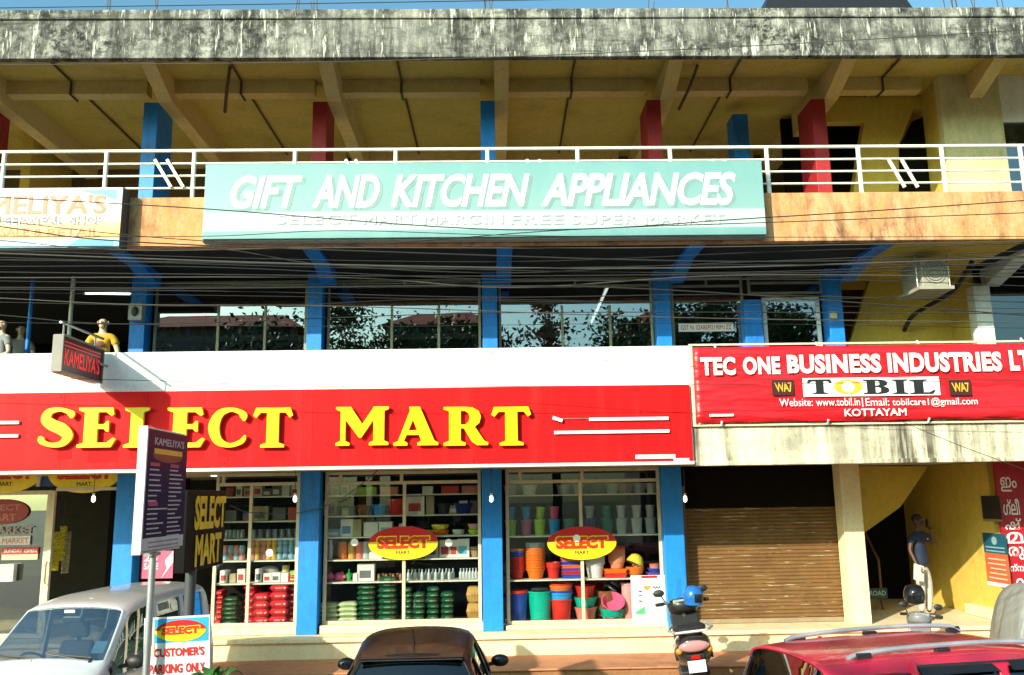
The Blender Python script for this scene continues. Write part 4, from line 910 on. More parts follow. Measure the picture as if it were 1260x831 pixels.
for i, y in enumerate((718, 690, 663.5, 641.5, 611)): z1[i + 1] = shelf_board(1, y, lab=nm1[i + 1])
YS = 15.36
def P3(x): return 600 + x / 3.776
def P2(x): return 390 + x / 3.959
def P1(x): return 260 + x / 3.955
def XS(px, Y=YS): return X(px, Y, 690)
S3, S2s, S1 = 3.776, 3.959, 3.955
def mw(wpx, s, Y=YS): return wpx / s * Y / 1065.6 * 1.02

# --- the bucket window -----------------------------------------------------
WB = 'in the bucket window'
row = [(110, 'lime', 'sky'), (182, 'mauve', 'sky'), (245, 'lime', 'lime'), (315, 'sky', 'pink'), (385, 'dteal', None), (480, 'navy', 'grey'), (560, 'dteal', 'dteal'), (628, 'clear', 'clear'), (700, 'clear', 'clear'), (765, 'clear', 'clear')]
cname = dict(lime='lime', sky='blue', mauve='mauve', pink='pink', dteal='dark teal', navy='navy', grey='grey', clear='frosted clear')
for i, (x_, lo, up) in enumerate(row):
    for j, c_ in enumerate((lo, up)):
        if not c_: continue
        h = .27 if j == 0 else .21; r_ = .098 if j == 0 else .078
        mt_ = CLEAR if c_ == 'clear' else PL[c_]
        item('beaker', (j,), lambda: vessel(r_ * .80, r_, h, .004), mt_, (XS(P3(x_)), YS, z3[2] + (0 if j == 0 else .275)), tilt=(0, .12, 0) if (i == 2 and j) else None,
             label=f'{cname[c_]} plastic beaker {"standing on" if j else "below the top of"} the {ORD[i]} column of the beaker shelf', cat='beaker', group='beakers on the beaker shelf')
def stack(x_, wd, n, step, cols, z, h, label, taper=.74, nm='bucket', cat='bucket', group=None):
    r_ = mw(wd, S3) / 2
    for k in range(n):
        c_ = cols[min(k, len(cols) - 1)]
        item(nm, (round(r_, 3), h), lambda: vessel(r_ * taper, r_, h, .014), PL[c_], (XS(P3(x_)), YS, z + .002 + k * step),
             label=f'{c_} {label}, {ORD[k] + " from below" if n > 1 else "alone"}', cat=cat, group=group)
stack(135, 62, 9, .044, ['red'] * 6 + ['blue', 'blue', 'orange'], z3[1], .15, 'tub in the leftmost nested stack on the tub shelf', group='nested tubs in the leftmost stack')
stack(222, 80, 11, .043, ['orange'] * 9 + ['grey', 'grey'], z3[1], .17, 'tub in the tall nested stack on the tub shelf', group='nested tubs in the tall orange stack')
stack(305, 60, 3, .028, ['red'] * 3, z3[1], .21, 'tub in the low nested stack on the tub shelf', group='nested tubs in the low red stack')
for k, c_ in enumerate(['blue', 'red', 'purple', 'orange', 'blue', 'salmon', 'red']):
    item('tray', 'sq', lambda: MB().hexa([(-.155, -.11, 0), (.155, -.11, 0), (.155, .11, 0), (-.155, .11, 0), (-.172, -.125, .06), (.172, -.125, .06), (.172, .125, .06), (-.172, .125, .06)]).box((-.18, -.135, .052), (.18, .135, .066)), PL[c_],
         (XS(P3(388)), YS, z3[1] + .002 + k * .053), label=f'{c_} tray in the tray stack left of the mullion, {ORD[k]} from below', cat='tray', group='stacked trays on the tub shelf', smooth=False)
stack(497, 84, 4, .032, ['white'] * 4, z3[1], .25, 'tub in the stack just right of the mullion', group='nested white tubs')
for k, c_ in enumerate(['red', 'orange']):
    item('tray', 'lg', lambda: MB().hexa([(-.17, -.12, 0), (.17, -.12, 0), (.17, .12, 0), (-.17, .12, 0), (-.195, -.14, .07), (.195, -.14, .07), (.195, .14, .07), (-.195, .14, .07)]).box((-.2, -.145, .062), (.2, .145, .076)), PL[c_],
         (XS(P3(588)), YS - .02, z3[1] + .002 + k * .07), label=f'{c_} oblong tray under the peach beakers, {"upper" if k else "lower"} one', cat='tray', group='oblong trays on the tub shelf', smooth=False)
stack(600, 68, 8, .033, ['peach'] * 6 + ['orange', 'red'], z3[1] + .15, .13, 'cup in the stack standing on the oblong trays', .8, 'cup', 'cup', 'nested peach cups')
item('bowl', 'ob', lambda: MB().lathe([(.06, 0), (.12, .05), (.155, .13), (.16, .17), (.15, .17), (.11, .06), (0, .03)], n=24), PL['orange'], (XS(P3(683)), YS, z3[1] + .003), label='orange bowl holding a tipped yellow bowl on the tub shelf', cat='bowl')
item('bowl', 'yb', lambda: MB().lathe([(.05, 0), (.11, .04), (.145, .12), (.15, .17), (.14, .17), (.10, .05), (0, .03)], n=24), PL['yellow'], (XS(P3(700)), YS, z3[1] + .37), tilt=(3.0, .45, 0), label='yellow bowl tipped upside down over the orange bowl', cat='bowl')
for k, c_ in enumerate(['purple', 'blue', 'salmon']):
    item('bowl', ('st', k), lambda: MB().lathe([(.09, 0), (.16 - .035 * k, .06), (.165 - .035 * k, .075), (.15 - .035 * k, .075), (0, .02)], n=24), PL[c_], (XS(P3(775)), YS, z3[1] + .003 + k * .066), label=f'{c_} shallow bowl in the small stack at the right, {ORD[k]} from below', cat='bowl', group='shallow bowls at the right')
BZ = z3[0]
def bk(x_, wd, h, c_, lab, z=None, y=YS, tp=.80, tilt=None, lid=None):
    r_ = mw(wd, S3, y) / 2
    return item('bucket', (round(r_, 3), h, tp), lambda: vessel(r_ * tp, r_, h), PL[c_], (XS(P3(x_), y), y, (BZ if z is None else z) + .002), tilt=tilt, label=lab, cat='bucket', group='large buckets on the window floor')
bk(135, 92, .46, 'blue', 'large blue bucket with a red rim on the window floor')
r_ = mw(94, S3) / 2
item('round_cover', 'r', lambda: MB().lathe([(r_ + .012, 0), (r_ + .02, .012), (r_ + .012, .05), (0, .055)], n=26), PL['red'], (XS(P3(135)), YS, BZ + .47), label='red lid on the large blue bucket', cat='lid')
bk(240, 106, .50, 'teal', 'tallest bucket, bright teal, between blue and red ones')
item('basin', 'k', lambda: MB().lathe([(.15, 0), (.16, .02), (.14, .05), (0, .06)], n=26), PL['black'], (XS(P3(240)), YS, BZ + .505), label='dark basin resting on top of the bright teal bucket', cat='basin')
bk(337, 94, .36, 'red', 'lower red bucket under the blue and orange ones'); 
for k, (c_, dz) in enumerate((('sky', .17), ('blue', .21), ('orange', .29), ('red', .32))):
    bk(337, 98, .30, c_, f'{c_} bucket nested in the stack above the lower red bucket', z=BZ + dz)
def bowlm(r, h): return lambda: MB().lathe([(r * .76, 0), (r * .93, h * .7), (r + .006, h * .92), (r + .012, h), (r - .008, h), (r * .72, .02), (0, .02)], n=28)
for k, (c_, r_, h_, dz, lab) in enumerate((('salmon', .19, .22, 0, 'salmon tub under the teal basin by the mullion'), ('teal', .205, .16, .225, 'teal basin between salmon tub and red bowl'), ('red', .17, .20, .37, 'red bowl on top of the teal basin by the mullion'))):
    item('basin', (k,), bowlm(r_, h_), PL[c_], (XS(P3(450)), YS + .04, BZ + .003 + dz), label=lab, cat='basin')
item('basin', 't2', bowlm(.215, .19), PL['teal'], (XS(P3(572)), YS, BZ + .003), label='wide teal basin holding a pink basin in front of the poster', cat='basin')
item('basin', 'p2', bowlm(.19, .14), PL['pink'], (XS(P3(572)), YS - .02, BZ + .22), tilt=(.75, 0, 0), label='pink basin tilted forward on the wide teal basin', cat='basin')
item('bowl', 'r3', bowlm(.10, .07), PL['red'], (XS(P3(562), 15.2), 15.2, BZ + .003), label='small red bowl on the floor before the teal basin', cat='bowl')
item('basin', 'br', bowlm(.20, .42), PL['brown'], (XS(P3(545)), YS + .20, BZ + .05), label='dull brown bin behind the pink basin', cat='bin')
bk(650, 66, .60, 'palepink', 'tall pale pink bin beside the white poster', y=15.40, tp=.88)
# top shelf in shade
for i, (x_, w_, c_) in enumerate(((110, 60, 'grey'), (200, 70, 'white'), (360, 60, 'grey'), (430, 50, 'grey'), (520, 70, 'black'), (590, 60, 'grey'), (650, 70, 'brown'), (720, 60, 'grey'), (775, 50, 'white'))):
    item('pot', (w_,), bowlm(mw(w_, S3) / 2, .17), PL[c_], (XS(P3(x_)), YS, z3[3] + .003), label=f'{ORD[i]} dim pot from the left on the topmost shelf of the bucket window', cat='pot', group='pots on the topmost shelf')

# --- the green bag window ---------------------------------------------------
def bags(kind, x_, wd, n, z, hpx, s, Pf, lab, grp, y=YS, dp=.34):
    w_ = mw(wd, s, y); h = hpx / s * y / 1065.6 * 1.02
    for k in range(n):
        item('bag', (kind, round(w_, 3), round(h, 3)), lambda: bag_mesh(w_, h * 1.10, dp), BAGM[kind], (XS(Pf(x_), y) + random.uniform(-.008, .008), y + random.uniform(-.015, .015), z + .002 + k * h), rz=random.uniform(-.05, .05),
             label=f'{lab}, {ORD[k]} from below', cat='bag', group=grp)
Z = z2[0]
bags('pale', 68, 92, 4, Z, 21, S2s, P2, 'pale green rice bag in the stack beside the blue column', 'pale green bags')
bags('pale', 160, 92, 4, Z, 21.5, S2s, P2, 'pale green rice bag in the stack beside the dark green bags', 'pale green bags')
bags('green', 249, 86, 7, Z, 23, S2s, P2, 'dark green bag in the stack left of the tallest', 'dark green bags')
bags('green', 349, 92, 8, Z, 24.5, S2s, P2, 'dark green bag in the tallest stack', 'dark green bags')
bags('green', 449, 40, 6, Z, 24, S2s, P2, 'narrow dark green bag in the stack hugging the mullion', 'dark green bags', 15.42)
bags('green', 499, 60, 5, Z, 24.5, S2s, P2, 'dark green bag in the first low stack right of the mullion', 'dark green bags')
bags('green', 565, 58, 6, Z, 24.5, S2s, P2, 'dark green bag in the taller stack right of the mullion', 'dark green bags')
bags('green', 636, 62, 5, Z, 24.5, S2s, P2, 'dark green bag in the stack next to the brown bags', 'dark green bags')
for k in range(2):
    w_ = mw(74, S2s); item('sack', 'b', lambda: bag_mesh(w_, .28, .30), BAGM['brown'], (XS(P2(764)), YS, Z + .002 + k * .272), label='upper brown bag at the right end of the window floor' if k else 'lower brown bag at the right end of the window floor', cat='bag', group='brown bags')
def carton(x_, wd, ht, z, mt, lab, s=S2s, Pf=P2, y=YS, dp=.22, pr=None, cat='carton'):
    w_ = mw(wd, s, y); h = ht / s * y / 1065.6 * 1.02; xx = XS(Pf(x_), y)
    t = thing('carton', lab, cat, (xx, y, z + .002))
    MB().box((xx - w_/2, y - dp/2, z + .002), (xx + w_/2, y + dp/2, z + h)).build('box', mt, t, bevel=.004)
    if pr is not None: Box('printed_label', (xx - w_ * .36, y - dp/2 - .002, z + h * .18), (xx + w_ * .30, y - dp/2 - .0004, z + h * .62), pr, t)
    return t
CW = M('white_card', (.72, .70, .66), .6, 0, .06); CC = M('cyan_card', (.10, .42, .62), .6); CB = M('blue_print_card', (.06, .20, .42), .6); CGR = M('grey_print_card', (.12, .13, .14), .6); CR = M('red_print_card', (.5, .05, .04), .6); CK = M('kraft_card', (.42, .34, .20), .6); CLG = M('lime_card', (.36, .55, .10), .6)
for i, x_ in enumerate((58, 112)):
    xx = XS(P2(x_)); t = thing('piggy_bank', f'{"left" if i == 0 else "right"} pink piggy bank above the pale green bags', 'piggy bank', (xx, YS, z2[1] + .002), 'pink piggy banks')
    b = MB().ball((xx, YS, z2[1] + .075), (.10, .085, .07)).ball((xx + .085, YS - .02, z2[1] + .07), (.035, .035, .032)); 
    for dx in (-.05, .05):
        for dy in (-.04, .04): b.tube([(xx + dx, YS + dy, z2[1] + .003), (xx + dx, YS + dy, z2[1] + .04)], .018, 8)
    b.build('body', PL['pink'], t, True)
    MB().lathe([(.018, 0), (.004, .035)], (xx + .045, YS - .04, z2[1] + .125), 8).lathe([(.018, 0), (.004, .035)], (xx + .045, YS + .04, z2[1] + .125), 8).build('ear', PL['pink'], t, True)
xx = XS(P2(157)); b = MB().lathe([(.03, 0), (.04, .05), (.05, .1), (.012, .14), (.010, .19), (0, .2)], (xx, YS, z2[1] + .002), 12)
for k in range(5): a_ = k * 1.256; b.tube([(xx, YS, z2[1] + .08), (xx + .06 * math.cos(a_), YS + .06 * math.sin(a_), z2[1] + .13)], [.012, .004], 6)
tag(b.build('ornament', PL['green'], None, True), 'small spiky green ornament beside the pink piggy banks', 'ornament')
carton(243, 78, 76, z2[1], CW, 'white appliance carton with a dark picture left of the mullion', pr=CGR)
carton(195, 26, 34, z2[1], CW, 'small white pack leaning by the appliance carton')
for i in range(7): item('jar', 'sm', lambda: MB().lathe([(.026, 0), (.028, .01), (.028, .075), (.02, .09), (.024, .092), (.024, .11), (0, .112)], n=12), M('brown_jar', (.30, .12, .05), .3), (XS(P2(305 + i * 17.5)), YS - .05 + .08 * (i % 2), z2[1] + .002), label=f'{ORD[i]} small brown jar right of the appliance carton', cat='jar', group='small brown jars')
for i in range(14): item('bottle', 'cl', lambda: MB().lathe([(.027, 0), (.03, .01), (.03, .10), (.012, .135), (.012, .16), (.015, .161), (.015, .175), (0, .176)], n=12), CLEAR, (XS(P2(448 + i * 16.5)), YS - .06 + .1 * (i % 2), z2[1] + .002), label=f'{ORD[i]} little clear bottle right of the mullion', cat='bottle', group='little clear bottles')
for i in range(7): item('bottle', 'cl', lambda: MB(), CLEAR, (XS(P2(700 + i * 15)), YS, z2[1] + .002), label=f'{ORD[i]} little clear bottle near the right column', cat='bottle', group='little clear bottles at the right')
# oval-sign shelf
for i, (c_, x_) in enumerate((('navy', 48), ('white', 66))): item('flask', 't', lambda: MB().lathe([(.035, 0), (.038, .01), (.038, .22), (.025, .26), (.027, .262), (.027, .32), (0, .325)], n=14), PL[c_], (XS(P2(x_)), YS, z2[2] + .002), label=f'{"dark" if i == 0 else "white"} tall flask beside the orange rolls', cat='flask')
for i, (x_, mt_, lab) in enumerate(((124, PL['orange'], 'fat orange canister left of the oval sign'), (170, GOLD, 'yellow canister behind the white round disc'), (208, PL['salmon'], 'salmon canister next to the oval sign'), (240, CLEAR, 'frosted canister half behind the oval sign'))):
    item('canister', (i,), lambda: MB().lathe([(.078 if i == 0 else .065, 0), (.08 if i == 0 else .068, .012), (.08 if i == 0 else .068, .25), (.072 if i == 0 else .06, .255), (.072 if i == 0 else .06, .28), (0, .282)], n=20), mt_, (XS(P2(x_)), YS, z2[2] + .002), label=lab, cat='canister')
carton(290, 60, 50, z2[2], CW, 'white carton hidden behind the lower left of the oval sign')
carton(560, 62, 78, z2[2], CW, 'white fan carton with a dark round picture', pr=CGR); carton(625, 50, 78, z2[2], CW, 'white carton with red flower print left of another', pr=CR); carton(668, 40, 78, z2[2], CW, 'narrow white carton with red flower print', pr=CR); carton(714, 56, 82, z2[2], CW, 'plain white and cyan carton near the right column', pr=CC)
item('basket', 'w', lambda: MB().lathe([(.07, 0), (.10, .06), (.09, .065), (.11, .12), (.10, .125), (.115, .17), (.1, .17), (0, .02)], n=18), M('wicker', (.36, .24, .12), .7), (XS(P2(770)), YS, z2[2] + .002), label='small brown stacked baskets against the right column', cat='basket')
# carton shelf
carton(82, 70, 36, z2[3], CC, 'flat cyan carton at the left end of the carton shelf', pr=CW); carton(148, 58, 78, z2[3], CW, 'white carton with blue print on the carton shelf', pr=CB); carton(196, 40, 78, z2[3], CK, 'greyish carton beside the blue print one'); carton(264, 66, 64, z2[3], CW, 'plain white carton left of the oval sign top'); carton(336, 62, 64, z2[3], CW, 'white carton with cyan print above the oval sign', pr=CC)
for i, (x_, c_, r_) in enumerate(((545, 'lime', .09), (600, 'orange', .15), (600, 'yellow', .145), (690, 'white', .10), (770, 'lime', .11), (770, 'palepink', .11))):
    item('food_box', (i,), lambda: MB().lathe([(r_ * .8, 0), (r_, .05), (r_ + .006, .07), (r_, .085), (0, .09)], n=20), PL[c_], (XS(P2(x_)), YS, z2[3] + .002 + (.092 if i in (2, 5) else 0)), label=f'{c_} round food box on the carton shelf, {["alone behind the oval sign", "lower of the wide pair", "upper of the wide pair", "between wide pair and right pair", "lower of the right pair", "upper of the right pair"][i]}', cat='food box', group='round food boxes')
carton(65, 62, 72, z2[4], CK, 'dim appliance carton at the left of the wok shelf', pr=CGR); carton(480, 86, 84, z2[4], CW, 'white carton showing a red wok', pr=CR); carton(553, 36, 84, z2[4], CK, 'narrow tall dim carton beside the wok carton')
item('bucket', 'rb', lambda: vessel(.115, .15, .27), PL['red'], (XS(P2(388)), YS, z2[4] + .002), label='dim red bucket left of the wok carton', cat='bucket')
for i, (x_, r_, c_) in enumerate(((220, .11, 'brown'), (300, .12, 'sky'), (620, .12, 'black'), (715, .16, 'navy'))): item('pot', ('d', i), bowlm(r_, .18), PL[c_], (XS(P2(x_)), YS, z2[4] + .002), label=f'{["dull brown", "dim blue", "black", "wide navy"][i]} pot on the wok shelf', cat='pot')
for i, (x_, c_) in enumerate(((245, 'lime'), (350, 'peach'), (540, 'white'), (650, 'red'), (750, 'salmon'))): item('tray', ('top', i), lambda: MB().box((-.15 if i != 2 else -.09, -.1, 0), (.15 if i != 2 else .09, .1, .13)), PL[c_], (XS(P2(x_)), YS, z2[5] + .002), label=f'dim {c_} tub on the topmost shelf of the green bag window', cat='tub', smooth=False)

# --- the red bag window -----------------------------------------------------
Z = z1[0]
bags('green', 108, 76, 6, Z, 20, S1, P1, 'green bag in the stack left of the cream mullion', 'green bags by the red ones'); bags('red', 58, 30, 7, Z, 21, S1, P1, 'narrow red bag at the window\'s left end', 'narrow red bags', 15.44)
bags('red', 207, 56, 6, Z, 29, S1, P1, 'red bag in the stack right of the cream mullion', 'red bags'); bags('red', 258, 84, 4, Z, 34, S1, P1, 'red bag in the lowest red stack', 'red bags', 15.30); bags('red', 345, 90, 5, Z, 35, S1, P1, 'red bag in the wide stack left of the column', 'red bags', 15.30); bags('red', 405, 40, 8, Z, 27, S1, P1, 'red bag in the narrow stack touching the blue column', 'red bags', 15.42)
x_ = 52
for i, (wd, ht, mt_, pr_) in enumerate(((34, 55, CW, CR), (30, 40, CK, None), (36, 60, CW, CR), (0, 0, None, None), (30, 60, CW, CGR), (36, 40, CW, CR), (40, 42, CW, CGR), (34, 40, CW, None), (30, 48, CLG, None))):
    if mt_: carton(x_ + 18, wd, ht, z1[1], mt_, f'{ORD[i]} small carton from the left above the red bags', S1, P1, pr=pr_, dp=.16)
    x_ += 42
item('basket', 'sil', lambda: MB().ball((0, 0, .08), (.17, .1, .08)), M('silver_pouch', (.5, .5, .48), .35, .4), (XS(P1(275)), YS + .1, z1[1] + .10), label='silver grey pouch lying over the small cartons', cat='pouch')
item('canister', 'cr', lambda: MB().lathe([(.06, 0), (.062, .01), (.062, .26), (0, .265)], n=16), M('cream_tin', (.6, .48, .2), .4), (XS(P1(357)), YS + .1, z1[1] + .003), label='cream tin canister above the wide red stack', cat='canister')
item('bowl', 'yl', bowlm(.08, .09), PL['yellow'], (XS(P1(404)), YS, z1[1] + .16), tilt=(3.1, 0, 0), label='yellow bowl upside down beside the blue column', cat='bowl'); item('jar', 'und', lambda: MB().lathe([(.07, 0), (.07, .15), (0, .155)], n=16), ICE, (XS(P1(404)), YS, z1[1] + .003), label='pale blue tub under the yellow bowl', cat='tub')
def jarm(r, h): return lambda: MB().lathe([(r * .92, 0), (r, .008), (r, h * .72), (r * .8, h * .8), (r * .86, h * .81), (r * .86, h), (0, h)], n=14)
for lev in range(3):
    for i in range(9):
        mt_ = GOLD if i in (1, 3, 4) else ROSE if i in (0, 2) else ICE
        item('jar', 'mid', jarm(.052, .118), mt_, (XS(P1(202 + i * 27)), YS - .04, z1[2] + .003 + lev * .122), label=f'{["golden", "rosy", "pale blue"][[GOLD, ROSE, ICE].index(mt_)]} jar, {ORD[i]} column and {["bottom", "middle", "top"][lev]} row of the golden jar shelf', cat='jar', group='jars on the golden jar shelf')
for lev in range(2):
    for i in range(4): item('jar', 'mid', jarm(.052, .118), (ICE, ROSE)[(i + lev) % 2], (XS(P1(68 + i * 27)), YS, z1[2] + .003 + lev * .122), label=f'jar left of the cream mullion, {ORD[i]} column in the {"upper" if lev else "lower"} row', cat='jar', group='jars left of the mullion')
for i in range(13): item('jar', 'gl', jarm(.042, .15), GLASSY, (XS(P1(206 + i * 17.5)), YS - .03 + .07 * (i % 2), z1[3] + .003), label=f'{ORD[i]} glass jar in the row right of the cream mullion', cat='jar', group='glass jars')
for i in range(5): item('jar', 'gl', jarm(.042, .15), GLASSY, (XS(P1(72 + i * 19)), YS, z1[3] + .003), label=f'{ORD[i]} glass jar in the row left of the cream mullion', cat='jar', group='glass jars')
carton(236, 78, 66, z1[4], CK, 'dim appliance carton on the shelf above the glass jars', S1, P1, pr=CGR); carton(330, 60, 60, z1[4], CGR, 'dark carton right of the dim appliance carton', S1, P1); carton(400, 50, 60, z1[4], CR, 'dim red carton next to the blue column', S1, P1); carton(95, 50, 50, z1[4], CGR, 'dark carton left of the cream mullion', S1, P1)

random.seed(17)
for (zs, Pf, s_, x0, x1, n_, nm_) in ((z1[5], P1, S1, 60, 425, 8, 'topmost shelf of the red bag window'), (z1[4], P1, S1, 150, 200, 1, 'shelf above the glass jars'), (z2[5], P2, S2s, 60, 210, 3, 'left end of the topmost green bag window shelf'), (z2[4], P2, S2s, 120, 190, 2, 'wok shelf beside the dim carton'), (z2[4], P2, S2s, 640, 790, 3, 'right end of the wok shelf'), (z2[3], P2, S2s, 395, 470, 2, 'carton shelf behind the oval sign'), (z2[1], P2, S2s, 690, 790, 0, '')):
    for i in range(n_):
        x_ = x0 + (x1 - x0) * (i + .5) / n_; mt_ = random.choice([CK, CGR, CW, CC, CR, CB, CLG])
        carton(x_, random.uniform(26, 44), random.uniform(34, 62), zs, mt_, f'{ORD[i]} {mt_.name.split("_")[0]} carton on the {nm_}', s_, Pf, dp=.18, y=YS + .05, pr=random.choice([None, CW, CGR, CR]))
# flat white discs set on the glass, bulbs, tube lights
for px_, py_, lab in ((331.5, 680.5, 'over the golden jars'), (436, 667.5, 'over the orange canisters'), (552, 668, 'right of the oval sign'), (709.5, 662.5, 'over the bucket window oval sign')):
    p = at(px_, py_, 15.0); tag(MB().lathe([(.062, 0), (.062, .006), (0, .008)], (p.x, 15.012, p.z), 20, Matrix.Rotation(R(90), 3, 'X')).build('round_sticker', WHITE), 'white round disc on the shop glass ' + lab, 'sticker', 'round discs on the shop glass')
bw = emit('lit_bulb', (1, .97, .9), 2.2)
for px_, lab in ((115, 'in the dark doorway'), (363, 'left of the second blue column'), (604.5, 'in front of the middle blue column'), (843, 'beside the dark shutter hood')):
    p = at(px_, 613, 14.2); t = thing('hanging_bulb', 'small white bulb hanging from the canopy ' + lab, 'bulb', (p.x, 14.2, p.z), 'bulbs hanging under the canopy')
    MB().tube([(p.x, 14.2, 3.40), (p.x, 14.2, p.z + .07)], .005, 5).build('cord', black_m, t); MB().lathe([(.018, .03), (.02, .075), (0, .08)], (p.x, 14.2, p.z), 10).build('socket', WHITE, t, True)
    MB().lathe([(0, -.07), (.026, -.055), (.032, -.02), (.028, .02), (.018, .035)], (p.x, 14.2, p.z), 12).build('globe', bw, t, True)
tl_ = emit('lit_tube', (.92, 1, .97), 2.6)
for (x0, y0, x1, y1, Y, lab) in ((290, 580, 330, 580, 15.95, 'behind the top of the red bag window'), (553, 583, 592, 583, 15.9, 'behind the top of the green bag window'), (618, 575.5, 655, 575.5, 15.95, 'behind the top of the bucket window'), (105, 361, 160, 362, 16.2, 'above the yellow shirt mannequin'), (260, 585, 296, 586, 16.4, 'at the left top of the red bag window')):
    a, b = at(x0, y0, Y), at(x1, y1, Y)
    t = thing('tube_light', 'lit white tube light ' + lab, 'tube light', ((a.x + b.x) / 2, Y, a.z)); MB().tube([a, b], .018, 8).build('tube', tl_, t, True)
    MB().box((min(a.x, b.x) - .04, Y + .025, a.z - .02), (max(a.x, b.x) + .04, Y + .06, a.z + .03)).build('batten', WHITE, t)
a, b = Vector((at(746, 306, 15.6).x, 15.5, 6.72)), Vector((0, 19.5, 6.70)); b.x = at(723, 362, 19.5).x
t = thing('tube_light', 'row of lit tubes running back inside the upstairs middle window', 'tube light', a); MB().tube([a, b], .022, 8).build('tube', tl_, t, True); MB().bar(a + Vector((0, 0, .05)), b + Vector((0, 0, .05)), .06, .05).build('batten', WHITE, t)

# yellow packet strips hanging in the doorway, ceiling goods
for i, (px_, y0, y1) in enumerate(((70, 655, 702), (78, 648, 690), (83, 655, 705))):
    a, b = at(px_, y0, 15.35), at(px_, y1, 15.35); t = thing('packet_strip', f'hanging strip of yellow snack packets, {["left", "middle", "right"][i]} of three in the doorway', 'packet strip', (a.x, 15.35, b.z))
    mt_ = M('yellow_packet', (.62, .52, .03), .4) if i < 2 else M('dull_packet', (.30, .26, .12), .4); n_ = 6
    for k in range(n_):
        zc = a.z + (b.z - a.z) * (k + .5) / n_; MB().add(*[(lambda m_: ([Vector((v_.x + a.x, v_.z * .5 + 15.35 + random.uniform(-.02, .02), v_.y + zc)) for v_ in m_.v], m_.f))(bag_mesh(.13, .06, abs(b.z - a.z) / n_ * 1.15))][0]).build('packet', mt_, t, True)
    MB().tube([(a.x, 15.35, 3.0), (a.x, 15.35, a.z)], .004, 5).build('string', black_m, t)

# upstairs goods behind glass -------------------------------------------------
uz = Zp(700, 411, 15.7)
for n_, (xa, xb) in enumerate(((188, 377), (402, 592), (614, 805))):
    a, b = X(xa + 4, 15.7, 410), X(xb - 4, 15.7, 410)
    tag(MB().box((a, 15.5, uz - .03), (b, 15.9, uz)).box((a, 15.5, uz - .55), (a + .04, 15.9, uz - .031)).box((b - .04, 15.5, uz - .55), (b, 15.9, uz - .031)).build('display_shelf', M('grey_shelf', (.30, .32, .32), .5)), f'grey shelf of kitchenware behind the {["left", "middle", "right"][n_]} wide upstairs window', 'shelf')
    for k in range(11):
        xx = a + (b - a) * (k + .6) / 11.3; c_ = random.choice(['white', 'grey', 'sky', 'teal', 'white', 'cyan'])
        item('jug', (c_ == 'white',), lambda: MB().lathe([(.05, 0), (.07, .05), (.06, .13), (.035, .19), (.04, .22), (.0, .225)], n=14), PL[c_], (xx, 15.7, uz + .002), label=f'{ORD[k]} jug from the left on the {["left", "middle", "right"][n_]} upstairs kitchenware shelf', cat='jug', group='jugs on the upstairs kitchenware shelves')
for i, px_ in enumerate((637, 657.5, 678)):
    p = at(px_, 397, 15.85); tag(MB().lathe([(.0, .012), (.08, .010), (.145, -.012), (.15, -.012), (.14, .004), (0, .016)], (p.x, 15.8, p.z), 26, Matrix.Rotation(R(80), 3, 'X')).build('plate', PL['white'], None, True), f'{["left", "middle", "right"][i]} of three pale round plates upright in the upstairs window', 'plate', 'upright round plates upstairs')
for (px_, py_, w_, h_, mt_, lab) in ((490, 403, 13, 12, CC, 'bright cyan carton behind the second upstairs window'), (554, 402, 15, 9, CK, 'tan carton on the upstairs shelf by the column'), (547, 424, 8, 9, M('blue_card', (.03, .15, .5), .5), 'blue carton low in the second upstairs window')):
    p = at(px_, py_, 15.45); tag(MB().box((p.x - w_ * .0072, 15.36, p.z - h_ * .0072), (p.x + w_ * .0072, 15.48, p.z + h_ * .0072)).build('carton', mt_, bevel=.004), lab, 'carton')
# ================================================================ VEHICLES
def carpaint(name, col, metal=.3, rough=.28, dust=.15):
    mt, nt, bs = newmat(name); v = coords(nt)
    geo = nt.nodes.new('ShaderNodeNewGeometry'); sp = nt.nodes.new('ShaderNodeSeparateXYZ'); nt.links.new(geo.outputs['Normal'], sp.inputs[0])
    n = ramp(nt, noise(nt, v, 3.5, 8, .65), [(.35, 0), (.75, 1)])
    ml = nt.nodes.new('ShaderNodeMath'); ml.operation = 'MULTIPLY'; nt.links.new(n, ml.inputs[0]); ml.inputs[1].default_value = dust
    c = mix(nt, ml.outputs[0], col, (.42, .33, .22)); nt.links.new(c, bs.inputs['Base Color'])
    bs.inputs['Metallic'].default_value = metal; bs.inputs['Coat Weight'].default_value = .7; bs.inputs['Coat Roughness'].default_value = .06
    r = mix(nt, n, (rough,) * 3, (rough + .25,) * 3); nt.links.new(r, bs.inputs['Roughness']); MATS[name] = mt; return mt
RUBBER = rubber_m; RIM = M('alloy_rim', (.45, .45, .46), .35, .8); SEATM = M('dark_seat_fabric', (.04, .04, .042), .8); TRIM = M('black_trim', (.02, .02, .021), .5); CHROME = M('chrome_strip', (.72, .72, .74), .18, 1)
LAMPR = M('red_tail_lens', (.45, .01, .01), .15); LAMPC = M('clear_lamp_lens', (.75, .75, .76), .1); PLATEM = M('white_number_plate', (.78, .78, .76), .5)
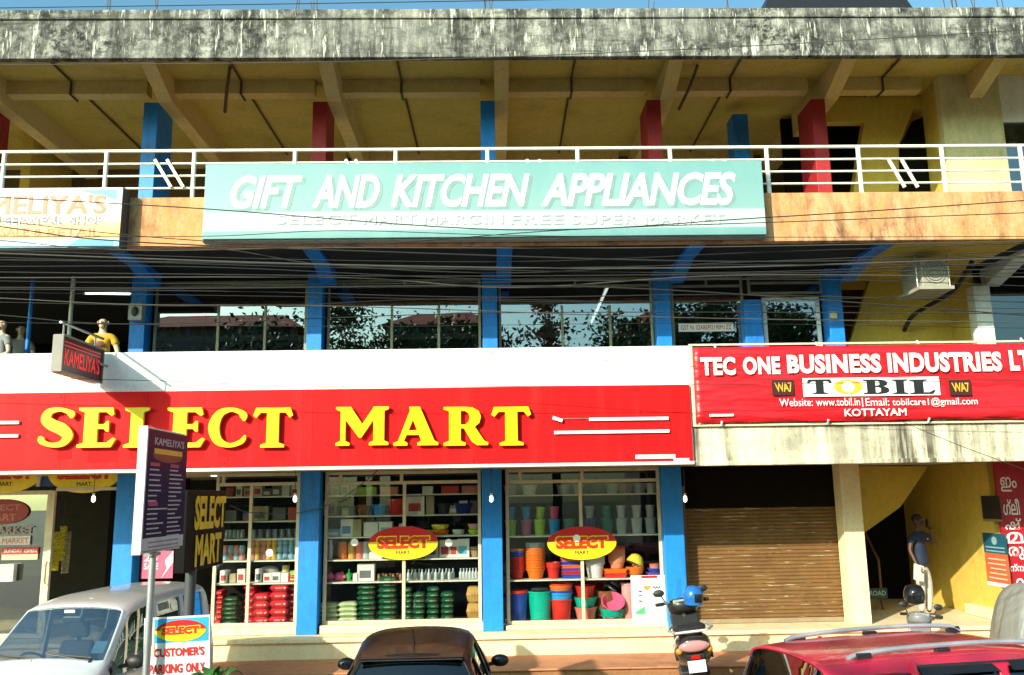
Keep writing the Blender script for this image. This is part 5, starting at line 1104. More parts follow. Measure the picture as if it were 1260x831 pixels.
def hull_pts(s):
    x, zb, belt, zt, wb, wr = s; hood = zt < belt + .12
    if hood: bz = zt - .09
    else: bz = belt
    P = [(wb * .86, zb), (wb * .985, zb + (bz - zb) * .16), (wb * 1.0, zb + (bz - zb) * .55), (wb * .99, zb + (bz - zb) * .86), (wb * .972, bz)]
    if hood: P += [(wb * .955, bz + .035), (wb * .925, bz + .062), (wb * .86, zt - .012), (wb * .45, zt + .012), (0, zt + .02)]
    else:
        e = wr + (wb * .972 - wr) * .12
        P += [(wb * .972 + (e - wb * .972) * .5, bz + (zt - .09 - bz) * .5), (e, zt - .10), (wr - .045, zt - .016), (wr * .5, zt + .016), (0, zt + .024)]
    return [(x, y, z) for y, z in P]
def car_body(t, st, paint, glass, side, front, rear, sub=2, wrap=False):
    """loft over stations; side = [(i, j)] glass station spans, front / rear = station spans of the windscreens"""
    n = 10; rows = []
    for s in st:
        h = hull_pts(s); rows.append([(x, -y, z) for x, y, z in h[:-1]] + [h[-1]] + [(x, y, z) for x, y, z in h[:-1]][::-1])
    m_ = len(rows[0]); hull = MB(); parts = {}
    allv = [Vector(p) for r in rows for p in r]; hf = []
    for i in range(len(st) - 1):
        for k in range(m_ - 1):
            q = (i * m_ + k, (i + 1) * m_ + k, (i + 1) * m_ + k + 1, i * m_ + k + 1)
            key = None
            kk = k if k < n - 1 else m_ - 2 - k
            for gi, (a, b) in enumerate(side):
                if a <= i < b and kk in (4, 5): key = ('side_window', gi, k < n - 1)
            if front and front[0] <= i < front[1] and kk in (7, 8): key = ('windscreen', 0, 0)
            if rear and rear[0] <= i < rear[1] and kk in ((6, 7, 8) if wrap else (7, 8)): key = ('rear_window', 0, 0)
            if key: parts.setdefault(key, []).append(q)
            else: hf.append(q)
        q = (i * m_, i * m_ + m_ - 1, (i + 1) * m_ + m_ - 1, (i + 1) * m_); hf.append(q)
    hf.append(tuple(range(m_))[::-1]); hf.append(tuple((len(st) - 1) * m_ + k for k in range(m_)))
    o = hull.add(allv, hf).build('body', paint, t, True, sub=sub, ang=180)
    so = o.modifiers.new('shell', 'SOLIDIFY'); so.thickness = .02; so.offset = -1
    corner = set()
    for fs in parts.values():
        cnt = {}
        for f in fs:
            for v in f: cnt[v] = cnt.get(v, 0) + 1
        corner |= {v for v, c_ in cnt.items() if c_ == 1}
    def crease(ob, ids):
        at_ = ob.data.attributes.new('crease_vert', 'FLOAT', 'POINT')
        for i, v in enumerate(ids):
            if v in corner: at_.data[i].value = .85
    crease(o, range(len(allv)))
    for (nm, _, _), fs in parts.items():
        used = sorted({v for f in fs for v in f}); mp = {v: i for i, v in enumerate(used)}
        crease(MB().add([allv[v] for v in used], [tuple(mp[v] for v in f) for f in fs]).build(nm, glass, t, True, sub=sub, ang=180), used)
    return rows
def wheel(t, x, y, r=.30, wd=.19):
    ax = Matrix.Rotation(R(90), 3, 'X'); o = MB().lathe([(r * .62, -wd/2), (r * .93, -wd/2), (r, -wd/2 + .03), (r, wd/2 - .03), (r * .93, wd/2), (r * .62, wd/2)], (x, y, r), 28, ax).build('wheel', RUBBER, t, True)
    b = MB().lathe([(0, -wd * .36), (r * .2, -wd * .40), (r * .62, -wd * .44), (r * .62, wd * .44), (r * .2, wd * .40), (0, wd * .36)], (x, y, r), 24, ax)
    for k in range(5):
        a_ = k * 1.2566; b.bar((x, y, r), (x + r * .58 * math.cos(a_), y, r + r * .58 * math.sin(a_)), .05, wd * .98, (0, 1, 0))
    b.build('rim', RIM, o, True)
def seats(t, xs, hw, zs, mat=SEATM):
    for x in xs:
        for y in (-hw, hw):
            b = MB().box((x - .2, y - .23, zs), (x + .27, y + .23, zs + .14)); b.hexa([(x - .28, y - .22, zs + .1), (x - .16, y - .22, zs + .1), (x - .16, y + .22, zs + .1), (x - .28, y + .22, zs + .1), (x - .42, y - .2, zs + .62), (x - .33, y - .2, zs + .62), (x - .33, y + .2, zs + .62), (x - .42, y + .2, zs + .62)])
            b.box((x - .44, y - .12, zs + .65), (x - .35, y + .12, zs + .83)); b.build('seat', mat, t, bevel=.03)
def mirror(t, x, y, z, s, paint, back=-1):
    o = MB().ball((x, y + s * .13, z), (.06, .115, .075), 14).build('wing_mirror', paint, t, True)
    MB().bar((x + .01, y - s * .04, z - .05), (x, y + s * .07, z - .03), .05, .04).build('stalk', TRIM, o)
    MB().ball((x - .035, y + s * .13, z), (.032, .10, .062), 12).build('glass', M('mirror_glass', (.06, .07, .08), .12, .9), o, True)

# --- silver van (nose towards the street)
T = thing('parked_van', 'silver minivan parked nose out, windscreen facing the street at left', 'van')
vp = carpaint('silver_van_paint', (.54, .60, .65), .15, .34, .08)
nt_ = vp.node_tree; bs = nt_.nodes['Principled BSDF']; old = bs.inputs['Base Color'].links[0].from_socket
tc_ = nt_.nodes.new('ShaderNodeTexCoord'); sp = nt_.nodes.new('ShaderNodeSeparateXYZ'); nt_.links.new(tc_.outputs['Object'], sp.inputs[0])
f_ = ramp(nt_, sp.outputs[2], [(.0, 0), (1.0, 0), (1.0, 0)]); mr_ = nt_.nodes.new('ShaderNodeMapRange'); nt_.links.new(sp.outputs[2], mr_.inputs[0]); mr_.inputs[1].default_value = 1.70; mr_.inputs[2].default_value = 1.78
mr_.inputs[3].default_value = 0; mr_.inputs[4].default_value = .45; nt_.links.new(mix(nt_, mr_.outputs[0], old, (.30, .25, .18)), bs.inputs['Base Color'])
vanglass2 = glassmat('hazy_windscreen', (.42, .46, .48), .26)
st = [(1.84, .30, 1.0, .66, .60, .5), (1.80, .24, 1.0, .92, .70, .5), (1.58, .22, 1.0, 1.09, .725, .5), (1.34, .22, 1.04, 1.155, .735, .5), (1.22, .22, 1.06, 1.22, .735, .69), (.66, .22, 1.02, 1.70, .735, .60), (.58, .22, 1.02, 1.745, .735, .60), (.05, .22, 1.02, 1.79, .735, .61), (-.03, .22, 1.02, 1.79, .735, .61), (-.72, .22, 1.02, 1.79, .735, .61), (-.82, .22, 1.02, 1.79, .735, .61), (-1.46, .22, 1.02, 1.775, .735, .605), (-1.62, .22, 1.02, 1.765, .733, .60), (-1.74, .24, 1.02, 1.70, .725, .58), (-1.83, .28, 1.02, 1.62, .69, .54)]
rows = car_body(T, st, vp, vanglass2, [(4, 5), (5, 7), (8, 9), (10, 11)], (4, 5), None)
MB().box((-1.842, -.56, 1.08), (-1.80, .56, 1.54)).build('rear_window', carglass, T, bevel=.02)
seats(T, (.25, -.75), .36, .62, M('grey_seat_fabric', (.16, .16, .17), .8))
MB().hexa([(.95, -.64, .95), (1.25, -.64, .95), (1.25, .64, .95), (.95, .64, .95), (.98, -.64, 1.12), (1.18, -.64, 1.13), (1.18, .64, 1.13), (.98, .64, 1.12)]).build('dashboard', M('grey_dash', (.10, .10, .10), .7), T, bevel=.02)
MB().tube([(.86 + .10 * math.sin(a_), -.33 + .18 * math.cos(a_), 1.12 + .15 * math.sin(a_)) for a_ in [k * .314 for k in range(21)]], .014, 8, False).build('steering_wheel', TRIM, T, True)
for y in (-.42, .22): MB().tube([(1.22, y + .30, 1.255), (1.185, y - .02, 1.275), (1.15, y - .26, 1.305)], .011, 6).tube([(1.27, y + .3, 1.22), (1.21, y + .28, 1.25)], .016, 6).build('wiper', TRIM, T, True)
MB().box((.70, -.11, 1.56), (.73, .11, 1.63)).build('rear_view_mirror', M('grey_mirror', (.35, .36, .36), .2, .6), T, bevel=.012)
MB().box((.705, -.10, 1.665), (.72, .02, 1.70)).build('sun_visor_tag', WHITE, T)
MB().hexa([(1.11, .44, 1.285), (1.11, .58, 1.285), (1.108, .58, 1.285), (1.108, .44, 1.285), (1.0, .44, 1.395), (1.0, .58, 1.395), (.998, .58, 1.395), (.998, .44, 1.395)]).build('windscreen_sticker', M('pale_blue_sticker', (.25, .55, .70), .5), T)
for s in (-1, 1):
    wheel(T, 1.18, s * .64); wheel(T, -1.20, s * .64); mirror(T, .92, s * .73, 1.16, s, TRIM)
    MB().ball((1.74, s * .50, .78), (.08, .15, .09), 14).build('headlight', LAMPC, T, True)
    MB().box((-1.85, s * .60 - .07, .70), (-1.80, s * .60 + .07, 1.05)).build('tail_light', LAMPR, T, bevel=.015)
    MB().bar((.0, s * .738, .93), (.12, s * .738, .93), .02, .03).build('door_handle', TRIM, T); MB().bar((-.78, s * .738, .93), (-.66, s * .738, .93), .02, .03).build('door_handle', TRIM, T)
    MB().box((-1.4, s * .735 - .004, .60), (1.0, s * .735 + .008, .655)).build('side_moulding', TRIM, T)
MB().box((1.80, -.30, .50), (1.87, .30, .60)).build('grille', TRIM, T, bevel=.01); MB().box((1.85, -.25, .36), (1.872, .25, .46)).build('number_plate', PLATEM, T)
T.location = (-4.84, 11.25, .012); T.rotation_euler = (0, 0, R(-93.5))

# --- dark hatchback (nose to the shop)
T = thing('parked_car', 'black hatchback seen from behind, nose to the shop, below the green bags', 'car')
bp = carpaint('black_car_paint', (.006, .005, .005), .0, .3, .02); bp.node_tree.nodes['Principled BSDF'].inputs['Coat Weight'].default_value = .1; bp.node_tree.nodes['Principled BSDF'].inputs['Specular IOR Level'].default_value = .3
st = [(1.88, .30, .95, .62, .60, .5), (1.80, .24, .95, .80, .76, .5), (1.55, .22, .95, .90, .82, .5), (1.0, .20, .95, .985, .84, .5), (.86, .20, .95, 1.03, .84, .70), (.22, .20, .96, 1.44, .84, .60), (.12, .20, .96, 1.475, .84, .59), (-.42, .20, .97, 1.52, .84, .60), (-.50, .20, .97, 1.52, .84, .60), (-1.15, .20, .98, 1.475, .83, .585), (-1.22, .21, .98, 1.465, .83, .58), (-1.50, .22, .99, 1.40, .82, .565), (-1.74, .26, 1.0, 1.08, .79, .60), (-1.84, .28, .98, .93, .74, .5), (-1.88, .32, .9, .66, .66, .5)]
car_body(T, st, bp, carglass, [(5, 7), (8, 9), (10, 11)], (4, 5), (11, 12))
seats(T, (.05, -.85), .38, .48)
MB().hexa([(-1.50, -.55, 1.405), (-1.30, -.565, 1.452), (-1.30, .565, 1.452), (-1.50, .55, 1.405), (-1.56, -.52, 1.425), (-1.29, -.55, 1.468), (-1.29, .55, 1.468), (-1.56, .52, 1.425)]).build('rear_spoiler', bp, T, bevel=.008)
MB().box((-1.575, -.52, 1.405), (-1.555, .52, 1.418)).build('spoiler_edge', CHROME, T)
MB().tube([(-1.18, 0, 1.50), (-1.42, 0, 1.70)], [.008, .004], 6).build('antenna', TRIM, T, True)
for s in (-1, 1):
    wheel(T, 1.15, s * .73); wheel(T, -1.2, s * .73); mirror(T, .52, s * .83, 1.02, s, bp)
    MB().ball((-1.73, s * .64, .92), (.09, .13, .11), 14).build('tail_light', LAMPR, T, True); MB().ball((1.72, s * .60, .72), (.10, .14, .07), 14).build('headlight', LAMPC, T, True)
    MB().bar((-.32, s * .845, .88), (-.18, s * .845, .88), .02, .03).build('door_handle', bp, T)
MB().box((-1.90, -.25, .62), (-1.875, .25, .73)).build('number_plate', PLATEM, T)
T.location = (-.86, 10.5, 0); T.rotation_euler = (0, 0, R(91.2)); T.scale = (.96,) * 3

# --- red compact sport utility car
T = thing('parked_car', 'red estate car with silver roof rails crossing the lower right corner', 'car')
rp = carpaint('red_car_paint', (.58, .008, .045), .1, .25, .05)
st = [(2.05, .32, 1.02, .72, .66, .5), (1.98, .28, 1.02, .92, .80, .5), (1.72, .26, 1.02, 1.02, .87, .5), (1.10, .26, 1.02, 1.10, .88, .5), (.98, .26, 1.04, 1.17, .88, .72), (.36, .26, 1.04, 1.53, .88, .63), (.26, .26, 1.04, 1.565, .88, .62), (-.18, .26, 1.05, 1.595, .88, .63), (-.27, .26, 1.05, 1.597, .88, .63), (-.98, .26, 1.06, 1.59, .87, .62), (-1.06, .26, 1.06, 1.588, .87, .62), (-1.55, .27, 1.07, 1.575, .86, .605), (-1.78, .28, 1.07, 1.545, .85, .59), (-1.93, .30, 1.07, 1.20, .83, .64), (-2.0, .32, 1.0, .95, .80, .5), (-2.04, .36, .9, .70, .72, .5)]
car_body(T, st, rp, carglass, [(5, 7), (8, 9), (10, 13)], (4, 5), (12, 13), 2, True)
seats(T, (.1, -.85), .40, .58)
for s in (-1, 1):
    P = [(-1.5, s * .47, 1.585), (-1.38, s * .47, 1.618), (-1.0, s * .475, 1.645), (-.3, s * .485, 1.655), (.2, s * .48, 1.635), (.36, s * .475, 1.585)]
    P = spline(P, 6); b = MB().tube(P, .021, 8)
    o = b.build('roof_rail', M('silver_rail', (.66, .67, .69), .3, .6), T, True)
    for x_ in (-1.36, -.62, .28): MB().box((x_ - .07, s * .48 - .022, 1.57), (x_ + .07, s * .48 + .018, 1.63)).build('rail_foot', TRIM, o, bevel=.01)
    for xa, xb in ((.38, -.15), (-.28, -1.0)):
        MB().hexa([(xa, s * .690, 1.475), (xb, s * .690, 1.475), (xb, s * .72, 1.473), (xa, s * .72, 1.473), (xa - .03, s * .650, 1.525), (xb, s * .650, 1.535), (xb, s * .665, 1.532), (xa - .03, s * .665, 1.522)]).build('rain_visor', M('black_visor', (.012, .012, .014), .12), T)
    MB().bar((.3, s * .664, 1.538), (-1.02, s * .661, 1.545), .012, .012).build('chrome_strip', CHROME, T)
    wheel(T, 1.28, s * .77, .33, .21); wheel(T, -1.28, s * .77, .33, .21); mirror(T, .66, s * .88, 1.15, s, rp)
    MB().ball((-1.9, s * .70, 1.02), (.10, .13, .13), 14).build('tail_light', LAMPR, T, True); MB().ball((1.88, s * .64, .86), (.12, .15, .08), 14).build('headlight', LAMPC, T, True)
    MB().bar((-.08, s * .885, .98), (-.22, s * .885, .98), .02, .03).build('door_handle', rp, T); MB().bar((-.86, s * .88, 1.0), (-1.0, s * .88, 1.0), .02, .03).build('door_handle', rp, T)
    MB().hexa([(-1.02, s * .70, 1.10), (-1.07, s * .70, 1.10), (-1.07, s * .86, 1.10), (-1.02, s * .86, 1.10), (-1.02, s * .63, 1.58), (-1.05, s * .63, 1.58), (-1.05, s * .655, 1.58), (-1.02, s * .655, 1.58)]).build('door_pillar', rp, T)
MB().box((-2.06, -.25, .80), (-2.03, .25, .91)).build('number_plate', PLATEM, T)
T.location = (4.10, 7.85, .07); T.rotation_euler = (0, 0, R(12)); T.scale = (.98,) * 3

# --- scooters
def helmet(t, c, mat, rot=0, visor=True, top=True):
    c = Vector(c); o = MB().lathe([(.085, -.12), (.125, -.10), (.145, -.02), (.14, .06), (.11, .125), (.06, .155), (0, .165)], c, 22).build('shell', mat, t, True)
    b = MB(); vs = []; fs = []
    for i in range(9):
        for j in range(4):
            a_ = rot + R(-60 + 15 * i); z_ = -.06 + .038 * j; r_ = .150 - .006 * abs(j - 1.5); vs.append((c.x + r_ * math.cos(a_), c.y + r_ * math.sin(a_), c.z + z_))
    for i in range(8):
        for j in range(3): q = i * 4 + j; fs.append((q, q + 4, q + 5, q + 1))
    b.add(vs, fs).build('visor', M('smoked_visor', (.015, .016, .018), .08), t, True)
def scooter(label, body_mat, loc, rz, lean, group=None, side_mat=None):
    t = thing('scooter', label, 'scooter', (0, 0, 0), group); side_mat = side_mat or body_mat       # local: forward +y
    ax = Matrix.Rotation(R(90), 3, 'Y')
    for y_, nm in ((-.62, 'rear_wheel'), (.66, 'front_wheel')):
        o = MB().lathe([(.13, -.045), (.21, -.045), (.245, -.02), (.245, .02), (.21, .045), (.13, .045)], (0, y_, .245), 26, ax).build(nm, RUBBER, t, True)
        MB().lathe([(0, -.05), (.04, -.055), (.135, -.035), (.135, .035), (.04, .055), (0, .05)], (0, y_, .245), 20, ax).build('rim', RIM, o, True)
    def loft(secs, nm, mt, sub=1):             # (y, z, half width, half height)
        b = MB(); vs = []; fs = []; n = 12
        for y_, z_, w_, h_ in secs:
            for k in range(n):
                a_ = 2 * math.pi * k / n; ca, sa = math.cos(a_), math.sin(a_); vs.append((w_ * math.copysign(abs(ca) ** .7, ca), y_, z_ + h_ * math.copysign(abs(sa) ** .7, sa)))
        for i in range(len(secs) - 1):
            for k in range(n): a_, b_ = i * n + k, i * n + (k + 1) % n; fs.append((a_, b_, b_ + n, a_ + n))
        fs.append(tuple(range(n))[::-1]); fs.append(tuple((len(secs) - 1) * n + k for k in range(n)))
        return b.add(vs, fs).build(nm, mt, t, True, sub=sub, ang=80)
    loft([(-1.0, .76, .07, .06), (-.93, .74, .17, .12), (-.70, .68, .20, .18), (-.35, .62, .19, .21), (-.05, .52, .16, .18), (.06, .45, .12, .12)], 'rear_body', body_mat)
    loft([(-.90, .87, .10, .03), (-.78, .90, .165, .055), (-.45, .87, .175, .06), (-.05, .80, .14, .05), (.06, .77, .08, .03)], 'seat', M('black_vinyl_seat', (.018, .018, .018), .55))
    MB().box((-.16, -.05, .26), (.16, .42, .33)).build('floorboard', TRIM, t, bevel=.02)
    MB().hexa([(-.15, .40, .28), (.15, .40, .28), (.12, .50, .28), (-.12, .50, .28), (-.17, .50, .92), (.17, .50, .92), (.13, .62, .92), (-.13, .62, .92)]).build('leg_shield', side_mat, t, bevel=.03, sub=0)
    MB().hexa([(-.06, .62, .40), (.06, .62, .40), (.05, .82, .46), (-.05, .82, .46), (-.065, .52, .56), (.065, .52, .56), (.06, .74, .56), (-.06, .74, .56)]).build('front_mudguard', body_mat, t, bevel=.02)
    MB().tube([(0, .66, .26), (0, .56, .60), (0, .50, .98)], .028, 8).build('fork', steel_m, t, True)
    hb = loft([(.36, 1.0, .05, .06), (.42, 1.01, .16, .08), (.54, .99, .19, .11), (.66, .95, .14, .12), (.72, .92, .05, .06)], 'handlebar_cowl', side_mat)
    MB().box((-.10, .385, 1.035), (.10, .43, 1.085)).build('dial', M('pale_dial', (.35, .36, .36), .2), t, bevel=.012)
    MB().tube([(-.28, .42, 1.05), (-.16, .48, 1.05), (.16, .48, 1.05), (.28, .42, 1.05)], .016, 8).build('handlebar', steel_m, t, True)
    for s in (-1, 1):
        MB().tube([(s * .20, .455, 1.05), (s * .29, .415, 1.05)], .021, 8).build('grip', RUBBER, t, True)
        o = MB().tube([(s * .18, .47, 1.06), (s * .22, .455, 1.15)], .008, 6).build('mirror_stalk', TRIM, t, True)
        MB().ball((s * .24, .455, 1.18), (.065, .02, .045), 12).build('mirror', TRIM, o, True)
        MB().tube([(s * .17, -.42, .90), (s * .215, -.78, .90), (s * .15, -1.02, .90)], .014, 8).build('grab_rail', M('pale_grab_rail', (.6, .6, .6), .4, .4), t, True)
        MB().box((s * .175 - .012, -.68, .56), (s * .175 + .012, -.30, .68)).build('side_panel', side_mat, t, bevel=.008)
    MB().tube([(-.15, -1.02, .90), (.15, -1.02, .90)], .014, 8).build('grab_bar', MATS['pale_grab_rail'], t, True)
    MB().ball((0, -.985, .745), (.15, .035, .06), 14).build('tail_light', M('pale_red_lens', (.45, .22, .22), .12), t, True)
    for s in (-1, 1): MB().ball((s * .145, -.93, .70), (.035, .03, .035), 10).build('indicator', M('amber_lens', (.6, .25, .03), .2), t, True)
    MB().hexa([(-.07, -.90, .40), (.07, -.90, .40), (.07, -.88, .40), (-.07, -.88, .40), (-.09, -.98, .66), (.09, -.98, .66), (.09, -.95, .66), (-.09, -.95, .66)]).build('rear_mudguard', TRIM, t, bevel=.01)
    MB().box((-.085, -1.0, .48), (.085, -.988, .60)).build('number_plate', PLATEM, t)
    MB().box((-.045, -1.0, .615), (.045, -.97, .65)).build('reflector', LAMPR, t)
    MB().tube([(.14, -.15, .24), (.16, -.55, .26), (.17, -.95, .34)], [.03, .045, .05], 10).build('exhaust', M('dull_exhaust', (.12, .12, .12), .4, .6), t, True)
    MB().tube([(-.12, .0, .28), (-.26, -.08, .0)], .012, 6).build('side_stand', steel_m, t, True)
    t.location = loc; t.rotation_euler = (0, lean, rz); return t
scooter('black scooter leaning on its stand by the shutter with a blue helmet', M('black_scooter_paint', (.012, .012, .013), .18, 0, .1, 5, 0, .5, .6), (2.74, 12.3, .20), R(-9), R(-7), side_mat=M('black_panel', (.02, .02, .021), .3)).scale = (1.28, 1.10, 1.16)
S = thing('helmet', 'blue helmet hung on the scooter mirror in front of the shutter', 'helmet', at(853, 749, 12.72)); helmet(S, at(853, 735, 12.72), M('blue_helmet_shell', (.02, .16, .48), .25, 0, .25), R(-35))
scooter('grey scooter half hidden behind the red car with a black helmet', M('grey_scooter_paint', (.16, .16, .165), .3, .3), (at(1118, 760, 13).x, 12.5, .10), R(-8), R(5), side_mat=M('grey_panel', (.22, .22, .22), .4))
S = thing('helmet', 'glossy black helmet resting on the grey scooter in front of the standing man', 'helmet', at(1125, 748, 12.9)); helmet(S, at(1125, 733, 12.9), M('black_helmet_shell', (.01, .01, .011), .08), R(-50))

# --- silver cover over a motorcycle at the right edge
random.seed(21)
c = at(1262, 790, 12.6); b = MB(); vs = []; fs = []; nu, nv = 56, 22
for j in range(nv + 1):
    tt = j / nv
    for i in range(nu):
        a_ = 2 * math.pi * i / nu; rr = .22 * (1 - (1 - tt) ** 9) + .78 * tt ** .75 if tt > 0 else 0
        fold = 1 + .12 * (abs(math.sin(a_ * 5 + 1.5 * tt)) - .5) * tt + .06 * math.sin(a_ * 3 + 5 * tt) + .05 * (abs(math.sin(a_ * 11 + tt)) - .5) * tt
        vs.append((c.x + .56 * rr * math.cos(a_) * fold, 12.55 + .85 * rr * math.sin(a_) * fold, 1.62 - 1.55 * tt ** 1.25 + .05 * math.sin(a_ * 3 + 9 * tt) * tt * (1 - tt) * 3))
for j in range(nv):
    for i in range(nu): p, q = j * nu + i, j * nu + (i + 1) % nu; fs.append((p, p + nu, q + nu, q))
mt, nt_, bs = newmat('silver_tarpaulin'); v = coords(nt_); bs.inputs['Base Color'].default_value = (.34, .33, .30, 1); bs.inputs['Roughness'].default_value = .35; bs.inputs['Metallic'].default_value = .35
bump(nt_, bs, noise(nt_, coords(nt_, 'Object', (2.5, 2.5, .5)), 2.2, 3, .5), .5, .08)
tag(b.add(vs, fs).build('vehicle_cover', mt, None, True, ang=80), 'crumpled silver tarpaulin cover over a parked two wheeler at the right edge', 'cover')

# ================================================================ PEOPLE AND MANNEQUINS
def skin(name, pts, edges, mat, parent, sub=2, root=0):
    me = bpy.data.meshes.new('sk'); me.from_pydata([p[0] for p in pts], edges, [])
    o = bpy.data.objects.new('sk', me); COL.objects.link(o)
    md = o.modifiers.new('skin', 'SKIN'); md.use_smooth_shade = True; md.branch_smoothing = .5
    for i, p in enumerate(pts):
        r_ = p[1]; me.skin_vertices[0].data[i].radius = (r_, r_) if not hasattr(r_, '__len__') else r_
        me.skin_vertices[0].data[i].use_root = (i == root)
    sb = o.modifiers.new('sub', 'SUBSURF'); sb.levels = sub; sb.render_levels = sub
    dg = bpy.context.evaluated_depsgraph_get(); dg.update(); m2 = bpy.data.meshes.new_from_object(o.evaluated_get(dg)); bpy.data.objects.remove(o); bpy.data.meshes.remove(me)
    m2.name = name; m2.materials.clear(); m2.materials.append(mat); m2.polygons.foreach_set('use_smooth', [True] * len(m2.polygons))
    o = bpy.data.objects.new(name, m2); COL.objects.link(o); o.parent = parent; return o
def figure(t, skinm, pose, hand_r=True):
    """local: feet at z 0, facing -y. pose: dict of joints"""
    J = pose; P = [((0, 0, .93), (.115, .085)), ((0, .0, 1.10), (.105, .075)), ((0, .01, 1.28), (.13, .085)), ((0, .015, 1.40), (.10, .07)), ((0, .01, 1.47), .05), ((0, -.005, 1.53), .05), (J['head'], (.073, .088)), (tuple(Vector(J['head']) + Vector((0, .008, .075))), (.062, .075)),
        ((.155, .015, 1.385), .052), (J['le'], .040), (J['lw'], .027), ((-.155, .015, 1.385), .052), (J['re'], .040), (J['rw'], .027),
        ((.085, 0, .86), .088), (J['lk'], .056), (J['la'], .037), ((-.085, 0, .86), .088), (J['rk'], .056), (J['ra'], .037)]
    E = [(0, 1), (1, 2), (2, 3), (3, 4), (4, 5), (5, 6), (6, 7), (3, 8), (8, 9), (9, 10), (3, 11), (11, 12), (12, 13), (0, 14), (14, 15), (15, 16), (0, 17), (17, 18), (18, 19)]
    for s in ('l', 'r'):                       # palms and fingers grow out of the wrists
        w_ = Vector(J[s + 'w']); f_ = (w_ - Vector(J[s + 'e'])).normalized(); side = Vector(J.get(s + 'side', (1, 0, 0))); i0 = len(P); wi = 10 if s == 'l' else 13
        P.append((tuple(w_ + f_ * .055), (.030, .016))); E.append((wi, i0))
        cv = Vector(J.get(s + 'curl', (0, -1, 0)))
        for k, (o_, ln) in enumerate(((-.027, .068), (-.009, .076), (.009, .072), (.026, .058))):
            a_ = w_ + f_ * .085 + side * o_; b_ = a_ + f_ * ln * .5 + cv * .012; c_ = b_ + f_ * ln * .35 + cv * .03; n_ = len(P)
            P += [(tuple(a_), .0095), (tuple(b_), .0085), (tuple(c_), .007)]; E += [(i0, n_), (n_, n_ + 1), (n_ + 1, n_ + 2)]
        a_ = w_ + f_ * .035 + side * -.036 + cv * .008; n_ = len(P); P += [(tuple(a_), .011), (tuple(a_ + f_ * .035 - side * .012 + cv * .012), .009), (tuple(a_ + f_ * .058 - side * .006 + cv * .022), .0075)]; E += [(i0, n_), (n_, n_ + 1), (n_ + 1, n_ + 2)]
    return skin('body', P, E, skinm, t)
def face(t, hd, skinm, eyes=True):
    hd = Vector(hd); b = MB().ball(hd + Vector((0, -.092, .000)), (.014, .022, .024), 10); b.ball(hd + Vector((.078, .0, .005)), (.012, .022, .034), 10); b.ball(hd + Vector((-.078, .0, .005)), (.012, .022, .034), 10); b.ball(hd + Vector((0, -.05, -.06)), (.045, .042, .035), 12)
    b.build('face_features', skinm, t, True)
    MB().ball(hd + Vector((0, -.084, -.045)), (.022, .008, .006), 10).build('mouth', M('lip', (.16, .06, .05), .5), t, True)
    if eyes:
        for s in (-1, 1): MB().ball(hd + Vector((s * .030, -.077, .028)), (.012, .008, .007), 10).build('eye', M('eye_white', (.5, .48, .45), .3), t, True)
def torso_shirt(t, mat, J, sleeve=.62, name='shirt', hem=.83):
    P = [((0, 0, hem), (.158, .128)), ((0, 0, 1.0), (.142, .110)), ((0, .005, 1.15), (.132, .098)), ((0, .01, 1.29), (.150, .102)), ((0, .015, 1.405), (.112, .082)), ((0, .012, 1.455), .066), ((.16, .015, 1.385), .069), (tuple(Vector((.16, .015, 1.385)).lerp(Vector(J['le']), sleeve)), .064), ((-.16, .015, 1.385), .069), (tuple(Vector((-.16, .015, 1.385)).lerp(Vector(J['re']), sleeve)), .064)]
    return skin(name, P, [(0, 1), (1, 2), (2, 3), (3, 4), (4, 5), (4, 6), (6, 7), (4, 8), (8, 9)], mat, t)
SK = M('brown_skin', (.075, .030, .016), .5, 0, .1)
J = dict(head=(0.0, -.012, 1.605), le=(.35, -.03, 1.20), lw=(.205, -.09, 1.43), re=(-.245, .02, 1.13), rw=(-.255, -.10, .90), lk=(.10, -.025, .48), la=(.11, .02, .09), rk=(-.085, -.02, .48), ra=(-.085, .02, .09), lside=(0, 1, 0), lcurl=(-1, 0, 0), rside=(0, 1, 0), rcurl=(1, 0, 0))
T = thing('person', 'man in navy shirt and pale trousers holding a white paper by the stairs', 'person')
figure(T, SK, J); face(T, J['head'], SK)
hd = Vector(J['head']); MB().ball(hd + Vector((0, .018, .055)), (.082, .094, .078), 18).build('hair', M('black_hair', (.008, .007, .007), .6), T, True)
torso_shirt(T, M('navy_shirt', (.012, .022, .050), .8, 0, .15, 6, .1), J)
P = [((0, 0, .93), (.135, .105)), ((0, 0, .87), (.12, .10)), ((.088, 0, .80), .098), (J['lk'], .070), ((.11, .018, .11), .058), ((-.088, 0, .80), .098), (J['rk'], .070), ((-.085, .018, .11), .058)]
skin('trousers', P, [(0, 1), (1, 2), (2, 3), (3, 4), (1, 5), (5, 6), (6, 7)], M('pale_trousers', (.46, .44, .38), .8, 0, .1, 8, .1), T)
for s, x_ in (('l', .12), ('r', -.09)): MB().ball((x_, -.05, .045), (.048, .135, .042), 16).box((x_ - .045, -.17, 0), (x_ + .045, .07, .022)).build('shoe', M('brown_shoe', (.12, .055, .025), .5), T, True, bevel=.004)
MB().ball((.085, -.105, 1.31), (.022, .004, .012), 8).build('chest_print', M('white_print', (.6, .6, .6), .5), T)
px_ = at(1140, 757, 15.35); T.location = (px_.x, 15.35, .752); T.rotation_euler = (0, 0, R(28)); T.scale = (1.02,) * 3
def place(T, p): return Matrix.Rotation(T.rotation_euler.z, 4, 'Z') @ (Vector(p) * T.scale.x) + Vector(T.location)
q = place(T, (-.34, -.14, .79)); rr = Matrix.Rotation(R(28), 3, 'Z')
